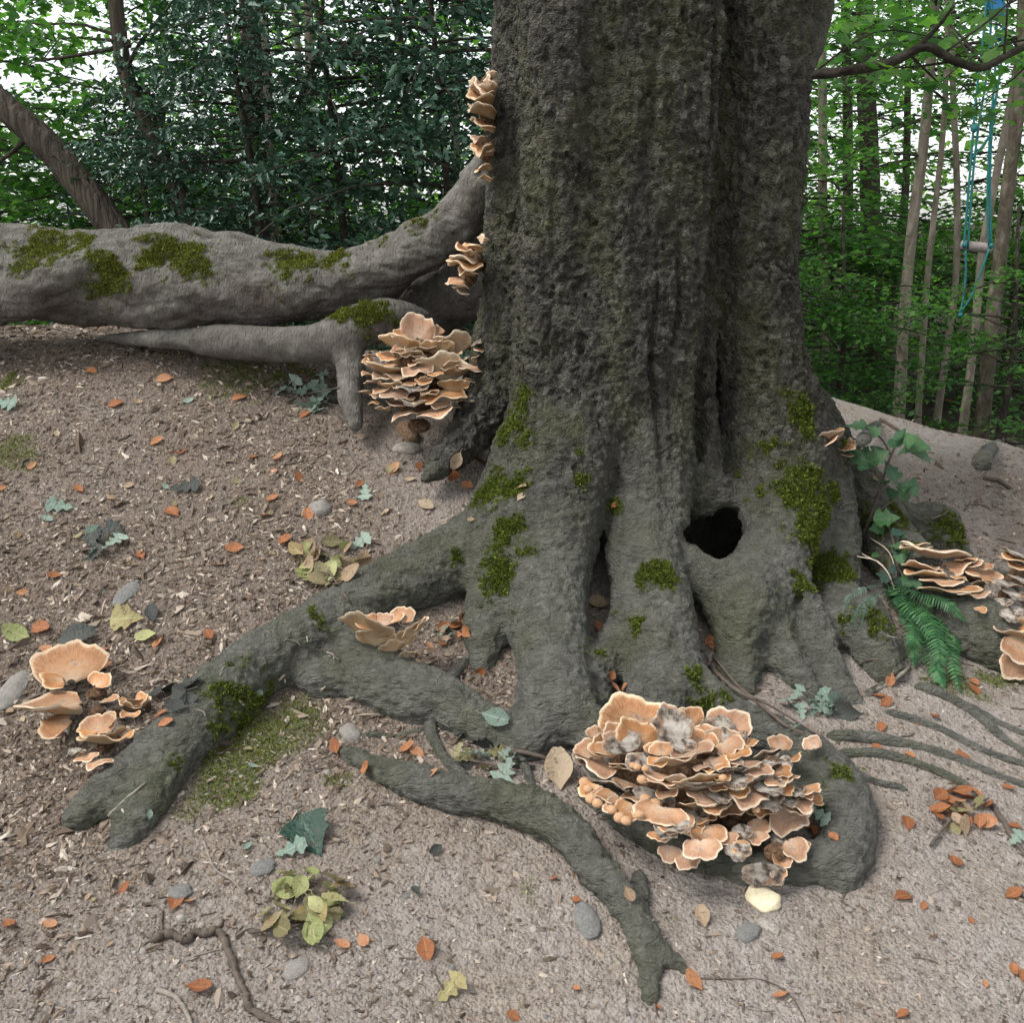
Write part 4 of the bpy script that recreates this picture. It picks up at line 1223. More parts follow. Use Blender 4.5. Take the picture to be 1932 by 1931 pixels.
# ------------------------------------------------------------------ fallen leaves, twigs, stones, litter
MARKS = [(803, 1788, 'the widest copper leaf'), (585, 1578, 'the large dark green leaf'), (580, 1722, 'the yellow-green sprig'), (420, 1775, 'the kink of the bent dark stick'), (470, 1905, 'the lower end of the bent dark stick'), (330, 1900, 'the short grey stick'), (233, 1600, 'the tip of the left root'), (150, 1530, 'the outer left root toe'), (120, 1320, 'the pale fungus clump'), (240, 1120, 'the flat stone on the bank'),
         (200, 1030, 'the withered oak leaves on the bank'), (605, 962, 'the rounded grey stone'), (625, 1070, 'the olive-brown sprig'), (600, 745, 'the grey-green oak leaves'), (660, 740, 'the upright forked root'), (790, 800, 'the large tiered fungus'), (120, 655, 'the tip of the smaller root'), (450, 680, 'the smaller root'), (720, 1200, 'the small pale fungus'), (860, 1190, 'the pocket behind the left root'), (840, 1370, 'the thin climbing root'), (760, 1460, 'the start of the snaking root'),
         (1000, 1540, 'the bend of the snaking root'), (1225, 1860, 'the forked tip of the snaking root'), (1108, 1740, 'the half-buried stone'), (915, 1432, 'the dark leaf heap'), (1300, 1480, 'the big rosette fungus'), (1440, 1720, 'the cream-white broken cap'), (1600, 1620, 'the root right of the rosette'), (1530, 1358, 'the pale green oak sprig'), (1812, 1532, 'the dead leaf sprig'), (1700, 1410, 'the thin surface roots'), (1850, 1350, 'the outer surface roots'), (1750, 1250, 'the fern'), (1800, 1100, 'the brown shelf fungus'),
         (1690, 870, 'the sapling'), (1690, 780, 'the stub root on the far slope'), (1880, 910, 'the dark stick on the far slope'), (1340, 1220, 'the gap beside the right root'), (1125, 1160, 'the cleft between the front roots'), (1170, 950, 'the moss tuft on the front root'), (850, 890, 'the left flank of the stem'), (1480, 1850, 'the wiry rootlet'), (495, 1640, 'the angular grey stone'), (235, 1172, 'the pale green lobed leaf'), (1720, 1650, 'the trodden patch below the dead leaf sprig'), (35, 850, 'the green patch of soil on the bank'), (340, 920, 'the dark curled leaf among chips')]
MK = np.array([[*ghit(m[0], m[1])[:2]] for m in MARKS])


def near(desc, p):
    d_ = np.hypot(MK[:, 0] - p[0], MK[:, 1] - p[1]); k = int(np.argmin(d_))
    return desc + (' beside ' if d_[k] < .12 else ' near ') + MARKS[k][2]


def near_uv(desc, u, v): return near(desc, hit(u, v)[0])


def leaf_shape(kind, seed):
    """leaf lying along +x, unit length; returns V, Q"""
    r = np.random.default_rng(seed)
    n = 15
    t = np.linspace(0, 1, n)
    if kind == 'beech': w = .33 * np.sin(np.pi * np.clip(t, 0, 1) ** .85) ** .8
    elif kind == 'oak': w = (.10 + .24 * t ** .8) * (1 + .42 * np.sin(t * 6.28 * 3.1 + r.uniform(0, 1))) * np.clip((1 - t) * 7, 0, 1)
    elif kind == 'ivy': w = .50 * np.interp(t, [0, .08, .22, .38, .5, .62, .78, 1], [.30, .62, .95, .62, .72, .42, .22, 0])
    elif kind == 'sycamore': w = .55 * np.interp(t, [0, .1, .25, .38, .52, .62, .74, .86, 1], [.25, .60, .98, .45, .88, .40, .30, .18, 0])
    elif kind == 'holly': w = .22 * np.sin(np.pi * t) ** .7 * (1 + .35 * np.cos(t * 6.28 * 4))
    w[0] = .012; w[-1] = .004
    q = np.array([-1, -.55, 0, .55, 1.0])
    curl = r.uniform(-.25, .55); cup = r.uniform(.05, .55); tw = r.uniform(-.5, .5)
    X = np.repeat(t[:, None], 5, 1); Yq = w[:, None] * q[None]
    X = X + (.10 * np.abs(q)[None] * (w[:, None] > .02) if kind in ('beech', 'oak') else 0)
    Z = curl * (t[:, None] - .3) ** 2 + cup * np.abs(Yq) * (1.0) + tw * Yq * (t[:, None] - .5)
    Z = Z + .016 * np.cos(t[:, None] * 6.28 * 7) * np.abs(q)[None] * (np.abs(Yq) > .03)
    V = np.stack([X, Yq, Z], -1).reshape(-1, 3)
    j, k = np.meshgrid(np.arange(n - 1), np.arange(4), indexing='ij')
    b = (j * 5 + k).ravel()
    Q = np.stack([b, b + 5, b + 6, b + 1], 1)
    st, sf = tube(np.array([[-.22, .01, .02], [-.1, 0, 0], [.02, 0, .0]]), .012, 4)
    V2 = np.vstack([V, st])
    V2[:, 0] -= .4
    V2[:, 2] -= V2[:, 2].min()
    return V2, [Q] + [f + len(V) for f in sf], np.concatenate([np.tile(np.abs(q), n), np.zeros(len(st))]), np.concatenate([X.ravel(), np.zeros(len(st))])


def leaf_mat(name, ramp_cols, rough=.6, spec=.3, amount=.2, vein=(.5, .4, .2)):
    g = NT(name)
    q, t = g.attr('across'), g.attr('along')
    v = g.math('FRACT', g.math('ADD', g.rand(), g.math('MULTIPLY', g.noise(3.5, 4), .35)))
    col = g.ramp(g.math('ADD', g.math('MULTIPLY', g.rand(), .75), g.math('MULTIPLY', g.noise(4, 5), .3)), [(i / (len(ramp_cols) - 1), c) for i, c in enumerate(ramp_cols)])
    rib = g.math('SUBTRACT', 1.0, g.math('MINIMUM', g.math('MULTIPLY', q, 9.0), 1.0))
    sv = g.math('SINE', g.math('MULTIPLY', g.math('SUBTRACT', t, g.math('MULTIPLY', q, .16)), 58.0))
    sv = g.math('MULTIPLY', g.math('GREATER_THAN', sv, .86), .35)
    col = g.mix(g.math('MULTIPLY', g.math('MAXIMUM', rib, sv), .55), col, vein)
    col = g.mix(g.ramp(g.noise(6, 4, .6), [(.60, 0.0), (.68, .6)]), col, (.07, .045, .03))
    g.set(color=col, rough=rough, spec=spec, normal=g.bump(g.math('ADD', sv, g.noise(12, 3)), .3, .03))
    tr = g.n.new('ShaderNodeBsdfTranslucent'); g.l.new(col, tr.inputs['Color'])
    mx = g.n.new('ShaderNodeMixShader'); mx.inputs[0].default_value = amount
    g.l.new(g.b.outputs[0], mx.inputs[1]); g.l.new(tr.outputs[0], mx.inputs[2])
    g.l.new(mx.outputs[0], g.n['Material Output'].inputs['Surface'])
    return g.m


M_orange = leaf_mat('copper_beech_leaf', [(.17, .060, .025), (.30, .115, .046), (.40, .175, .080), (.46, .25, .14)], vein=(.55, .25, .11))
M_tan = leaf_mat('tan_dry_leaf', [(.20, .13, .08), (.34, .24, .15), (.45, .36, .25)], vein=(.5, .4, .28))
M_yg = leaf_mat('fading_green_leaf', [(.15, .17, .06), (.28, .31, .12), (.42, .42, .20), (.24, .13, .05)], vein=(.5, .48, .26))
M_olive = leaf_mat('withered_olive_leaf', [(.09, .08, .03), (.20, .18, .085), (.30, .27, .15), (.16, .08, .04)], vein=(.40, .34, .2))
M_blue = leaf_mat('grey_green_oak_leaf', [(.10, .15, .12), (.20, .28, .22), (.32, .40, .33)], vein=(.42, .48, .4))
M_dark = leaf_mat('dark_glossy_leaf', [(.010, .032, .020), (.016, .052, .034), (.03, .08, .055)], .42, .35, .1, vein=(.08, .14, .10))
M_black = leaf_mat('blackened_leaf', [(.012, .014, .012), (.03, .036, .030), (.06, .065, .055)], .55, .4, .05, vein=(.05, .05, .04))
M_fresh = leaf_mat('fresh_green_leaf', [(.022, .075, .03), (.04, .12, .045), (.08, .20, .06)], .35, .5, .3, vein=(.12, .22, .10))
_lm = {}


def leaf_me(kind, i, mat):
    key = (kind, i, mat.name)
    if key not in _lm:
        V, Fq, ac, al = leaf_shape(kind, 900 + i * 7 + len(kind))
        me = mesh_np(kind + '_leaf', V, Fq, True, {'across': ac, 'along': al})
        me.materials.append(mat)
        _lm[key] = me
    return _lm[key]


lr = random.Random(5)


def put_leaf(u, v, wpx, kind, mat, label, cat='leaf', group=None, tilt=.22, name='fallen_leaf', yaw=None, parent=None, lift=.004, pname='leaf', face=0.0):
    p, n = hit(u, v)
    n = n + np.array([lr.gauss(0, tilt), lr.gauss(0, tilt) - face, 0]); n /= np.linalg.norm(n)
    rot = frames(n[None], np.array([lr.uniform(0, 6.28) if yaw is None else yaw]))[0]
    sc = px(wpx, p[1]) * lr.uniform(.9, 1.15)
    me = leaf_me(kind, lr.randrange(6), mat)
    m = np.eye(4); m[:3, :3] = rot * sc; m[:3, 3] = p + n * lift
    if parent is None:
        o = link(name, me)
        o.matrix_world = Matrix(m.tolist())
        return tag(o, label, cat, group)
    m[:3, 3] -= np.array(parent.location)
    o = link(pname, me, None, parent)
    o.matrix_local = Matrix(m.tolist())
    return o


orange = """803,1788,46 685,1776,32 233,1682,30 330,1710,42 358,1706,30 85,1818,30 370,1868,46 15,1746,32 90,1748,28 640,1785,36 692,1452,34 635,1415,30 765,1418,30 790,1426,32 810,1466,36 905,1270,28
865,1185,34 884,1196,30 1312,1860,44 1478,1883,32 1470,1810,30 1698,1698,34 1800,1628,36 1908,1693,32 1710,1561,34 1570,1581,30 1918,1565,26 970,1922,30 1088,1648,20 1045,1663,18 1090,1702,20 1833,1301,28 1840,1292,22
1761,1355,22 1730,1366,20 1663,1373,26 1658,1418,24 1711,1426,24 1821,1433,30 1898,1490,26 1741,1715,18 1835,1743,16 1763,1773,20 1912,1830,30 1922,1848,28 1858,1863,22 1701,1920,30 175,704,26 315,717,24 223,764,26 448,756,28 573,787,20
293,837,26 343,854,18 482,864,18 527,862,24 515,891,14 563,907,20 518,941,22 328,972,32 498,977,26 582,977,28 537,1021,32 448,1037,32 268,1052,22 107,1089,22 40,1121,20 72,1187,40 303,1212,28 393,1197,26 93,1227,26 198,1229,22
195,1264,26 63,879,20 152,927,20 4,924,20 791,881,24 741,891,26 854,891,36 879,917,28 907,876,26 681,914,22 661,951,20 877,1164,28 811,1221,24 837,1219,24 1167,954,20 1430,1690,0 1060,1895,0 620,1640,0 560,1490,0 1505,1265,0 1130,1190,22 1215,1205,0
1345,1222,24 1338,1215,26 1350,1228,22 1680,1280,24 1590,1250,0 1530,1550,24 1545,1572,26 1668,1330,30 1655,1318,26 1230,1610,0 980,1140,0 1180,1300,22 1150,1280,22 1155,1296,24 720,1640,0 1240,1905,20 1085,1868,18 1850,1600,0 1795,760,16 1620,900,0 1640,870,16 1650,905,14 1700,1052,22 1745,1050,20 1410,980,0 300,1355,28 310,1368,26 30,1310,0 1235,1350,0
1290,1480,0 420,1745,0 580,1280,0 865,1100,0 1080,1220,0 960,1890,0""".split()
for s in orange:
    u, v, w = (float(x) for x in s.split(','))
    if w == 0: continue
    if v > 1385 and u < 1150: lab, grp = 'copper-brown beech leaf lying on the pale soil in front of the roots', 'copper leaves in front of the roots'
    elif v > 1385: lab, grp = 'copper-brown beech leaf on the trodden soil near the thin surface roots', 'copper leaves near the thin roots'
    elif u < 660: lab, grp = 'copper-brown beech leaf on the littered bank below the log-like root', 'copper leaves on the littered bank'
    elif u < 1400: lab, grp = 'copper-brown beech leaf caught between the spreading buttress roots', 'copper leaves between the buttress roots'
    else: lab, grp = 'copper-brown beech leaf beyond the fern and right-hand roots', 'copper leaves beyond the right-hand roots'
    lab = near_uv(('large ' if w > 33 else 'small ' if w < 22 else '') + 'copper-brown beech leaf', u, v)
    put_leaf(u, v, w * 1.15, 'beech', M_orange, lab, 'leaf', 'copper beech leaves fallen round the tree')

for (u, v, w, kind, mat, lab) in [
    (585, 1578, 96, 'ivy', M_dark, 'large dark green glossy leaf lying on bare soil'), (545, 1612, 52, 'oak', M_blue, 'pale grey-green oak leaf beside the dark glossy leaf'),
    (955, 1455, 62, 'oak', M_blue, 'grey-green oak leaf by the front of the snaking root'), (1055, 1470, 80, 'beech', M_tan, 'curled pale leaf tucked against the big rosette fungus'),
    (930, 1355, 55, 'beech', M_blue, 'round pale grey leaf in the nook of the thin climbing root'), (920, 1405, 60, 'ivy', M_black, 'blackish leaf standing beside the snapped stick'),
    (1590, 1345, 62, 'ivy', M_black, 'blackish upright leaf at the toe of the right root'), (235, 1172, 56, 'sycamore', M_yg, 'pale green lobed leaf on the littered bank'), (285, 1205, 40, 'beech', M_yg, 'yellowish-green oval leaf near the bank litter'),
    (40, 1203, 46, 'beech', M_yg, 'yellow-green leaf under a copper leaf by the pale fungus clump'), (120, 960, 40, 'oak', M_blue, 'grey oak leaf high on the littered bank'), (845, 1875, 70, 'oak', M_yg, 'mottled yellowing leaf standing by a twig'),
    (10, 765, 40, 'oak', M_blue, 'bluish oak leaf under the end of the log-like root'), (345, 925, 50, 'oak', M_black, 'dark curled leaf among pale chips'), (185, 1015, 60, 'oak', M_black, 'dark ragged oak leaf with twigs on the bank'),
    (1440, 1275, 0, 'oak', M_blue, ''), (1545, 1535, 40, 'oak', M_blue, 'silvery leaf tip poking out from the rosette fungus'), (1125, 1405, 0, '', None, ''), (1185, 1690, 30, 'beech', M_tan, 'narrow dry leaf splinter against the snaking root'),
    (1325, 1740, 40, 'beech', M_tan, 'flat tan leaf below the rosette fungus'), (290, 1165, 40, 'beech', M_black, 'black crumpled leaf beside the pale lobed leaf'), (140, 1210, 60, 'beech', M_black, 'long black crumpled leaf above the pale fungus clump'),
    (870, 1790, 0, '', None, ''), (1120, 1140, 34, 'beech', M_tan, 'dry grey leaf wedged in the cleft between the two front roots'), (825, 1605, 30, 'beech', M_black, 'small black leaf on the pale soil'), (785, 1690, 24, 'beech', M_black, 'crumpled black leaf on the bare soil'), (675, 1030, 40, 'oak', M_blue, 'grey-green leaf above the withered spray'),
    (690, 930, 34, 'oak', M_blue, 'grey-green leaf near the smaller roots on the bank'), (800, 955, 30, 'beech', M_tan, 'cream dry leaf beside the long left root'), (860, 865, 34, 'beech', M_tan, 'pale curled leaf beside the left flank of the stem'), (1445, 1185, 0, '', None, ''), (1910, 1590, 36, 'oak', M_blue, 'pale green leaf near the dead leaf spray')]:
    if w: put_leaf(u, v, w * 1.15, kind, mat, lab, 'leaf', None, .12, face=.3, lift=.012)
pale = [(lr.uniform(20, 640), lr.uniform(720, 1150)) for _ in range(26)] + [(lr.uniform(720, 1000), lr.uniform(870, 1000)) for _ in range(8)] + [(lr.uniform(0, 500), lr.uniform(1300, 1800)) for _ in range(10)]
for (u, v) in pale:
    mm = lr.choice([M_tan, M_tan, M_blue, M_olive])
    put_leaf(u, v, lr.uniform(14, 26), 'beech', mm, near_uv({'tan_dry_leaf': 'small tan dry leaf', 'grey_green_oak_leaf': 'small grey-green leaf', 'withered_olive_leaf': 'small olive-brown leaf'}[mm.name], u, v), 'leaf', 'pale dry leaves on the bank', .3)


M_twig = plain('twig_bark', (.085, .065, .050), .85, .4, 60, .5, .003)
M_twig_grey = plain('grey_twig_bark', (.20, .175, .145), .85, .35, 60, .5, .003)


def sprig(label, u, v, wpx, count, kind, mats, stem, group=None, spread=1.0, lift=.02, leafpx=30):
    p, n = hit(u, v)
    t = thing('leafy_sprig', label, 'sprig', p, group)
    pts = np.array([hit(a, b)[0] + np.array([0, 0, .012]) for a, b in stem])
    v_, f_ = tube(catmull(pts, 6), np.linspace(.0045, .002, (len(pts) - 1) * 6 + 1), 6, rough=.15)
    part('stem', v_, f_, M_twig, t)
    for k in range(count):
        a = lr.uniform(0, 6.28); r_ = wpx * .5 * math.sqrt(lr.random()) * spread
        put_leaf(u + r_ * math.cos(a), v + r_ * .7 * math.sin(a), leafpx * lr.uniform(.7, 1.25), kind, lr.choice(mats), None, tilt=.65, parent=t, lift=lift * lr.uniform(.3, 1.3))
    return t


sprig('sprig of fading yellow-green beech leaves on bare soil', 580, 1722, 150, 34, 'beech', [M_yg, M_yg, M_yg, M_olive], [(470, 1770), (540, 1762), (600, 1745), (640, 1735)], leafpx=62, lift=.035)
sprig('withered olive-brown leaf sprig against the long left root', 625, 1070, 130, 32, 'beech', [M_olive, M_olive, M_yg, M_tan], [(560, 1050), (610, 1075), (650, 1130), (665, 1150)], leafpx=42)
sprig('cluster of grey-green oak leaves below the smaller root', 600, 745, 120, 15, 'oak', [M_blue, M_blue, M_black], [(540, 765), (580, 750), (640, 738)], leafpx=42)
sprig('pale green oak leaf sprig between the right root toes', 1530, 1358, 130, 16, 'oak', [M_blue, M_blue, M_blue], [(1345, 1245), (1400, 1310), (1470, 1350), (1540, 1395)], leafpx=36)
sprig('dead copper-brown leaf sprig on the trodden soil', 1812, 1532, 110, 24, 'beech', [M_orange, M_tan, M_orange, M_olive], [(1755, 1605), (1790, 1560), (1830, 1530), (1865, 1515)], leafpx=40)
sprig('dark grey leaf heap in the nook before the front roots', 915, 1432, 130, 14, 'oak', [M_black, M_blue, M_olive, M_black], [(860, 1440), (920, 1450), (980, 1465)], leafpx=42)
sprig('shrivelled black leaf curled against the left root toe', 345, 1315, 80, 7, 'beech', [M_black], [(310, 1330), (345, 1315), (375, 1305)], leafpx=46)
sprig('few dull leaves gathered in the pocket behind the left root', 855, 1195, 60, 8, 'beech', [M_tan, M_orange, M_blue], [(840, 1190), (860, 1200), (880, 1195)], leafpx=26)
sprig('grey withered oak leaves with twigs on the upper bank', 200, 1030, 90, 9, 'oak', [M_black, M_blue, M_olive], [(150, 1045), (210, 1030), (262, 1060)], leafpx=40)


def stick(pp, rpx, label, mat, name='stick', group=None, cat='stick', lift=.7, seed=0, knots=.15):
    pts, Y = [], 2
    for u, v in pp:
        p, n = hit(u, v)
        pts.append(p + n * px(rpx, p[1]) * lift)
    pts = np.array(pts)
    pth = catmull(pts, 6)
    b = pts[0].copy()
    t = np.linspace(0, 1, len(pth))
    rr = px(rpx, pts[:, 1].mean()) * (1 - .35 * t) * (1 + knots * 1.5 * fbm(pth * 60, 2, 700 + seed))
    pth = pth + np.random.default_rng(seed).normal(0, .12, pth.shape) * rr[:, None]
    v_, f_ = tube(pth - b, rr, 8, rough=.10 + knots * .4, seed=seed)
    o = link(name, mesh_np(name, v_, f_), mat, None, tuple(b))
    return tag(o, label, cat, group)


stick([(290, 1784), (312, 1766), (334, 1772), (352, 1780), (368, 1764), (392, 1768), (412, 1762), (426, 1788), (440, 1822), (448, 1850), (463, 1878), (468, 1905), (496, 1922), (540, 1948)], 10.5, 'thick bent dark stick with a kink on the near soil', M_twig, seed=1, knots=.6)
stick([(306, 1768), (304, 1742), (307, 1722)], 4, 'upright stub twig at the end of the bent dark stick', M_twig, seed=14)
stick([(400, 1762), (418, 1748), (420, 1738)], 5, 'short stub twig at the kink of the bent dark stick', M_twig, seed=15)
stick([(296, 1872), (330, 1885), (350, 1910), (365, 1945)], 7, 'short grey stick beside the bent dark stick', M_twig_grey, seed=2)
stick([(950, 1410), (1000, 1422), (1065, 1448)], 6, 'brown snapped stick pointing into the big rosette', M_twig, seed=3)
stick([(1340, 1262), (1380, 1300), (1430, 1330), (1480, 1370), (1540, 1398)], 5, 'long dark twig across the gap beside the right root', M_twig, seed=4)
stick([(1868, 1520), (1890, 1550), (1910, 1585), (1935, 1620)], 7, 'dark stick running from the dead leaf sprig', M_twig, seed=5)
stick([(1300, 1848), (1370, 1850), (1440, 1852), (1490, 1880), (1520, 1930)], 2.2, 'thin wiry rootlet arching over near soil', M_twig, seed=6)
stick([(385, 1590), (405, 1640), (440, 1665), (470, 1700)], 3, 'thin forked twig below the left root toe', M_twig_grey, seed=7)
stick([(720, 1520), (745, 1522), (770, 1542)], 3.5, 'small hooked twig under the snaking root', M_twig, seed=8)
stick([(815, 1830), (835, 1870), (850, 1905)], 2.5, 'thin twig leaning by the mottled leaf', M_twig, seed=9)
stick([(1660, 795), (1690, 812), (1725, 838)], 4, 'bare twig below the stub root on the far slope', M_twig, seed=10)
stick([(1855, 905), (1885, 912), (1905, 925)], 5, 'dark stick on the far trodden slope', M_twig, seed=11)
stick([(1640, 1310), (1675, 1290), (1700, 1270), (1715, 1262)], 5, 'gnarled grey stick in front of the fern', M_twig_grey, seed=12)
stick([(205, 1540), (240, 1510), (275, 1480)], 4, 'pale stick lying between the left root toes', M_twig_grey, seed=13)
for i in range(95):
    if i < 55: u, v = lr.uniform(0, 700), lr.uniform(750, 1350)
    elif i < 78: u, v = lr.uniform(0, 1932), lr.uniform(1500, 1920)
    else: u, v = lr.uniform(1580, 1932), lr.uniform(850, 1500)
    a = lr.uniform(0, 6.28); L = lr.uniform(12, 38); bnd = lr.uniform(-.4, .4)
    pp = [(u, v), (u + L * math.cos(a), v + .5 * L * math.sin(a)), (u + 1.9 * L * math.cos(a + bnd), v + .95 * L * math.sin(a + bnd))]
    if i < 55: lab, g_ = 'thin dry twig among the litter of the left bank', 'twigs in the bank litter'
    elif i < 78: lab, g_ = 'thin dry twig on the pale near soil', 'twigs on the near soil'
    else: lab, g_ = 'thin dry twig on the soil right of the roots', 'twigs right of the roots'
    mm = lr.choice([M_twig, M_twig_grey, M_twig])
    stick(pp, lr.uniform(1.0, 2.6), near_uv('thin grey dry twig' if mm is M_twig_grey else 'thin dark dry twig', u, v), mm, 'twig', 'dry twigs scattered round the tree', 'twig', seed=20 + i)

M_stone = plain('grey_stone', (.22, .215, .20), .85, .35, 6, .6, .05)
M_stone2 = plain('pale_stone', (.26, .24, .215), .85, .3, 6, .5, .05)
for i, (u, v, w, st, lab) in enumerate([
    (240, 1120, 70, (1.2, .55, .2), 'flat grey stone sunk in the bank'), (605, 962, 45, (1, .9, .7), 'rounded grey stone on the littered bank'), (495, 1640, 60, (1, .8, .35), 'angular grey stone on the near soil'),
    (662, 1388, 60, (1, .7, .45), 'mossy grey stone by the thin side root'), (1108, 1740, 70, (.8, 1.5, .5), 'large half-buried grey stone beside the snaking root'), (25, 1305, 90, (1.5, .6, .25), 'long flat stone beside the pale fungus clump'),
    (340, 1685, 55, (1, .9, .35), 'grey stone between copper leaves on the near soil'), (560, 1830, 60, (1.2, .8, .3), 'flat stone below the yellow-green sprig'), (1412, 1762, 50, (.9, 1.3, .5), 'grey stone beside the crumbly stalk end'), (1345, 1240, 30, (1, .7, .5), 'stone wedged under the right root toes')]):
    chunk(u, v, w, lab, M_stone if i % 2 == 0 else M_stone2, st, 'stone', 'stone', 30 + i, None, .1)
for i in range(70):
    if i < 30: u, v, lab, g_ = lr.uniform(0, 600), lr.uniform(1550, 1925), 'small pebble on the near soil left of the yellow-green sprig', 'pebbles on the near left soil'
    elif i < 52: u, v, lab, g_ = lr.uniform(650, 1250), lr.uniform(1600, 1925), 'small pebble on the near soil before the snaking root', 'pebbles before the snaking root'
    else: u, v, lab, g_ = lr.uniform(1450, 1925), lr.uniform(1500, 1925), 'small pebble on the near soil beyond the rosette fungus', 'pebbles beyond the rosette'
    if i == 0:
        PEB = []
        for k in range(6):
            for mm in (M_stone, M_stone2):
                me = lump_mesh(560 + k, 2, .25, 1.4); me.materials.append(mm); PEB.append(me)
    p, n = hit(u, v)
    r = px(lr.uniform(7, 17), p[1]) / 2
    o = link('pebble', lr.choice(PEB), None, None, tuple(p + n * r * .15))
    o.rotation_euler = (lr.uniform(-.3, .3), lr.uniform(-.3, .3), lr.uniform(0, 6.28)); o.scale = (r, r * .75, r * .5)
    tag(o, near('small rounded pebble on the soil', p), 'pebble', 'pebbles on the near soil')

# pale wood chips large enough to pick out
M_chip = plain('pale_wood_chip', (.50, .42, .33), .9, .35, 8, .5, .05)
CH = []
for k in range(6):
    r = np.random.default_rng(40 + k)
    n = 7
    t = np.linspace(-1, 1, n)
    w = (.34 * (1 - np.abs(t + r.uniform(-.2, .2)) ** 2.2 * .8).clip(.08, 1) * r.uniform(.6, 1.3, n))
    z = .12 * t ** 2 * r.uniform(-1, 1.5)
    top = np.stack([np.stack([t, -w, z + .10], 1), np.stack([t, 0 * w, z + .17], 1), np.stack([t, w, z + .10], 1), np.stack([t, w * .9, z - .02], 1), np.stack([t, -w * .9, z - .02], 1)], 1)
    V = top.reshape(-1, 3)
    j, kk = np.meshgrid(np.arange(n - 1), np.arange(5), indexing='ij')
    Q = np.stack([(j * 5 + kk).ravel(), (j * 5 + (kk + 1) % 5).ravel(), ((j + 1) * 5 + (kk + 1) % 5).ravel(), ((j + 1) * 5 + kk).ravel()], 1)
    Tt = np.array([[0, 1, 2], [0, 2, 3], [0, 3, 4]]); e = (n - 1) * 5
    me = mesh_np('wood_chip', V, [Q, Tt[:, ::-1], Tt + e], False); me.materials.append(M_chip); CH.append(me)
for i in range(90):
    if i < 70: u, v, lab, g_ = lr.uniform(0, 700), lr.uniform(760, 1330), 'pale bleached wood chip in the bank litter', 'wood chips in the bank litter'
    else: u, v, lab, g_ = lr.uniform(0, 1100), lr.uniform(1400, 1900), 'pale bleached wood chip on the near soil', 'wood chips on the near soil'
    p, n = hit(u, v)
    o = link('wood_chip', lr.choice(CH), None, None)
    m = np.eye(4); sc = px(lr.uniform(9, 24), p[1]) / 2
    m[:3, :3] = frames((n + np.array([lr.gauss(0, .15), lr.gauss(0, .15), 0]))[None], np.array([lr.uniform(0, 6.28)]))[0] * np.array([sc, sc * lr.uniform(.6, 1.1), sc])[None]
    m[:3, 3] = p
    o.matrix_world = Matrix(m.tolist())
    tag(o, near('pale bleached wood chip', p), 'wood chip', 'bleached wood chips in the litter')

# fine litter: slivers of leaf and wood, crumbs of soil
def scatter(N, seed, fn):
    r = np.random.default_rng(seed)
    k = int(N * 3.2)
    y = 1.35 + 4.3 * r.random(k) ** 1.25
    x = (r.random(k) - .5) * (y * 1.16 + 2.6)
    keep = r.random(k) < fn(x, y)
    x, y = x[keep][:N], y[keep][:N]
    ok = np.ones(len(x), bool); z = zfast(x, y)
    for i in range(len(x)):
        loc = trunk_bvh.ray_cast(Vector((x[i], y[i], 2.0)), Vector((0, 0, -1)), 2.2)[0]
        if loc is not None and loc.z > z[i] - .004: ok[i] = False
    return x[ok], y[ok], z[ok], r


x, y, z, r = scatter(105000, 77, lambda x, y: np.clip(litter_at(x, y) ** 1.5 * 1.0 + .085, 0, 1) * (y < 5.2) * (1 - .8 * np.clip(green_at(x, y) * 1.5, 0, 1)))
n_ = gnormal(x, y) + r.normal(0, .28, (len(x), 3))
L = np.exp(r.normal(math.log(.0056), .55, len(x))) * (.62 + .38 * litter_at(x, y))
sc = np.stack([L, L * np.clip(r.normal(.32, .14, len(x)), .1, .8), L * r.uniform(.3, .8, len(x))], 1)
tv = np.array([[-1, -.35, 0], [-1.2, 0, .3], [-.8, .5, 0], [.1, -1.2, .15], [0, 0, .6], [-.15, 1.1, .12], [.9, -.35, .05], [1.25, .1, .3], [.8, .6, 0]])
tf = np.array([[0, 3, 4, 1], [1, 4, 5, 2], [3, 6, 7, 4], [4, 7, 8, 5]])
val = np.clip(r.beta(1.5, 2.2, len(x)), 0, 1)
V_, F_, a_ = stamp(tv, tf, np.stack([x, y, z + .001], 1), frames(n_, r.uniform(0, 6.28, len(x))), sc, val)
V_ = V_ + r.normal(0, 1, V_.shape) * np.repeat(L, 9)[:, None] * .16
g = NT('litter_slivers')
g.set(color=g.ramp(g.attr('var'), [(0.0, (.045, .032, .024)), (.25, (.13, .095, .068)), (.5, (.24, .185, .14)), (.75, (.38, .32, .255)), (1.0, (.62, .55, .46))]), rough=.85, spec=.25)
tag(link('leaf_litter', mesh_np('leaf_litter', V_, F_, False, {'var': a_}), g.m), 'brown crumbled leaf litter and bark slivers over the bank', None, None, 'stuff')
x, y, z, r = scatter(60000, 78, lambda x, y: np.clip(.75 - litter_at(x, y) * .5, 0, 1) * np.exp(-(y - 1.4) * .5))
n_ = gnormal(x, y) + r.normal(0, .5, (len(x), 3))
L = np.exp(r.normal(math.log(.0027), .45, len(x)))
tv = np.array([[1, 0, -.1], [0, 1, -.1], [-1.1, 0, -.1], [0, -.9, -.1], [.5, .1, .55], [0, .5, .6], [-.5, 0, .5], [0, -.45, .6]])
V_, F_, a_ = stamp(tv, np.array([[0, 1, 5, 4], [1, 2, 6, 5], [2, 3, 7, 6], [3, 0, 4, 7], [4, 5, 6, 7]]), np.stack([x, y, z], 1), frames(n_, r.uniform(0, 6.28, len(x))), L, r.uniform(0, 1, len(x)))
g = NT('soil_crumbs')
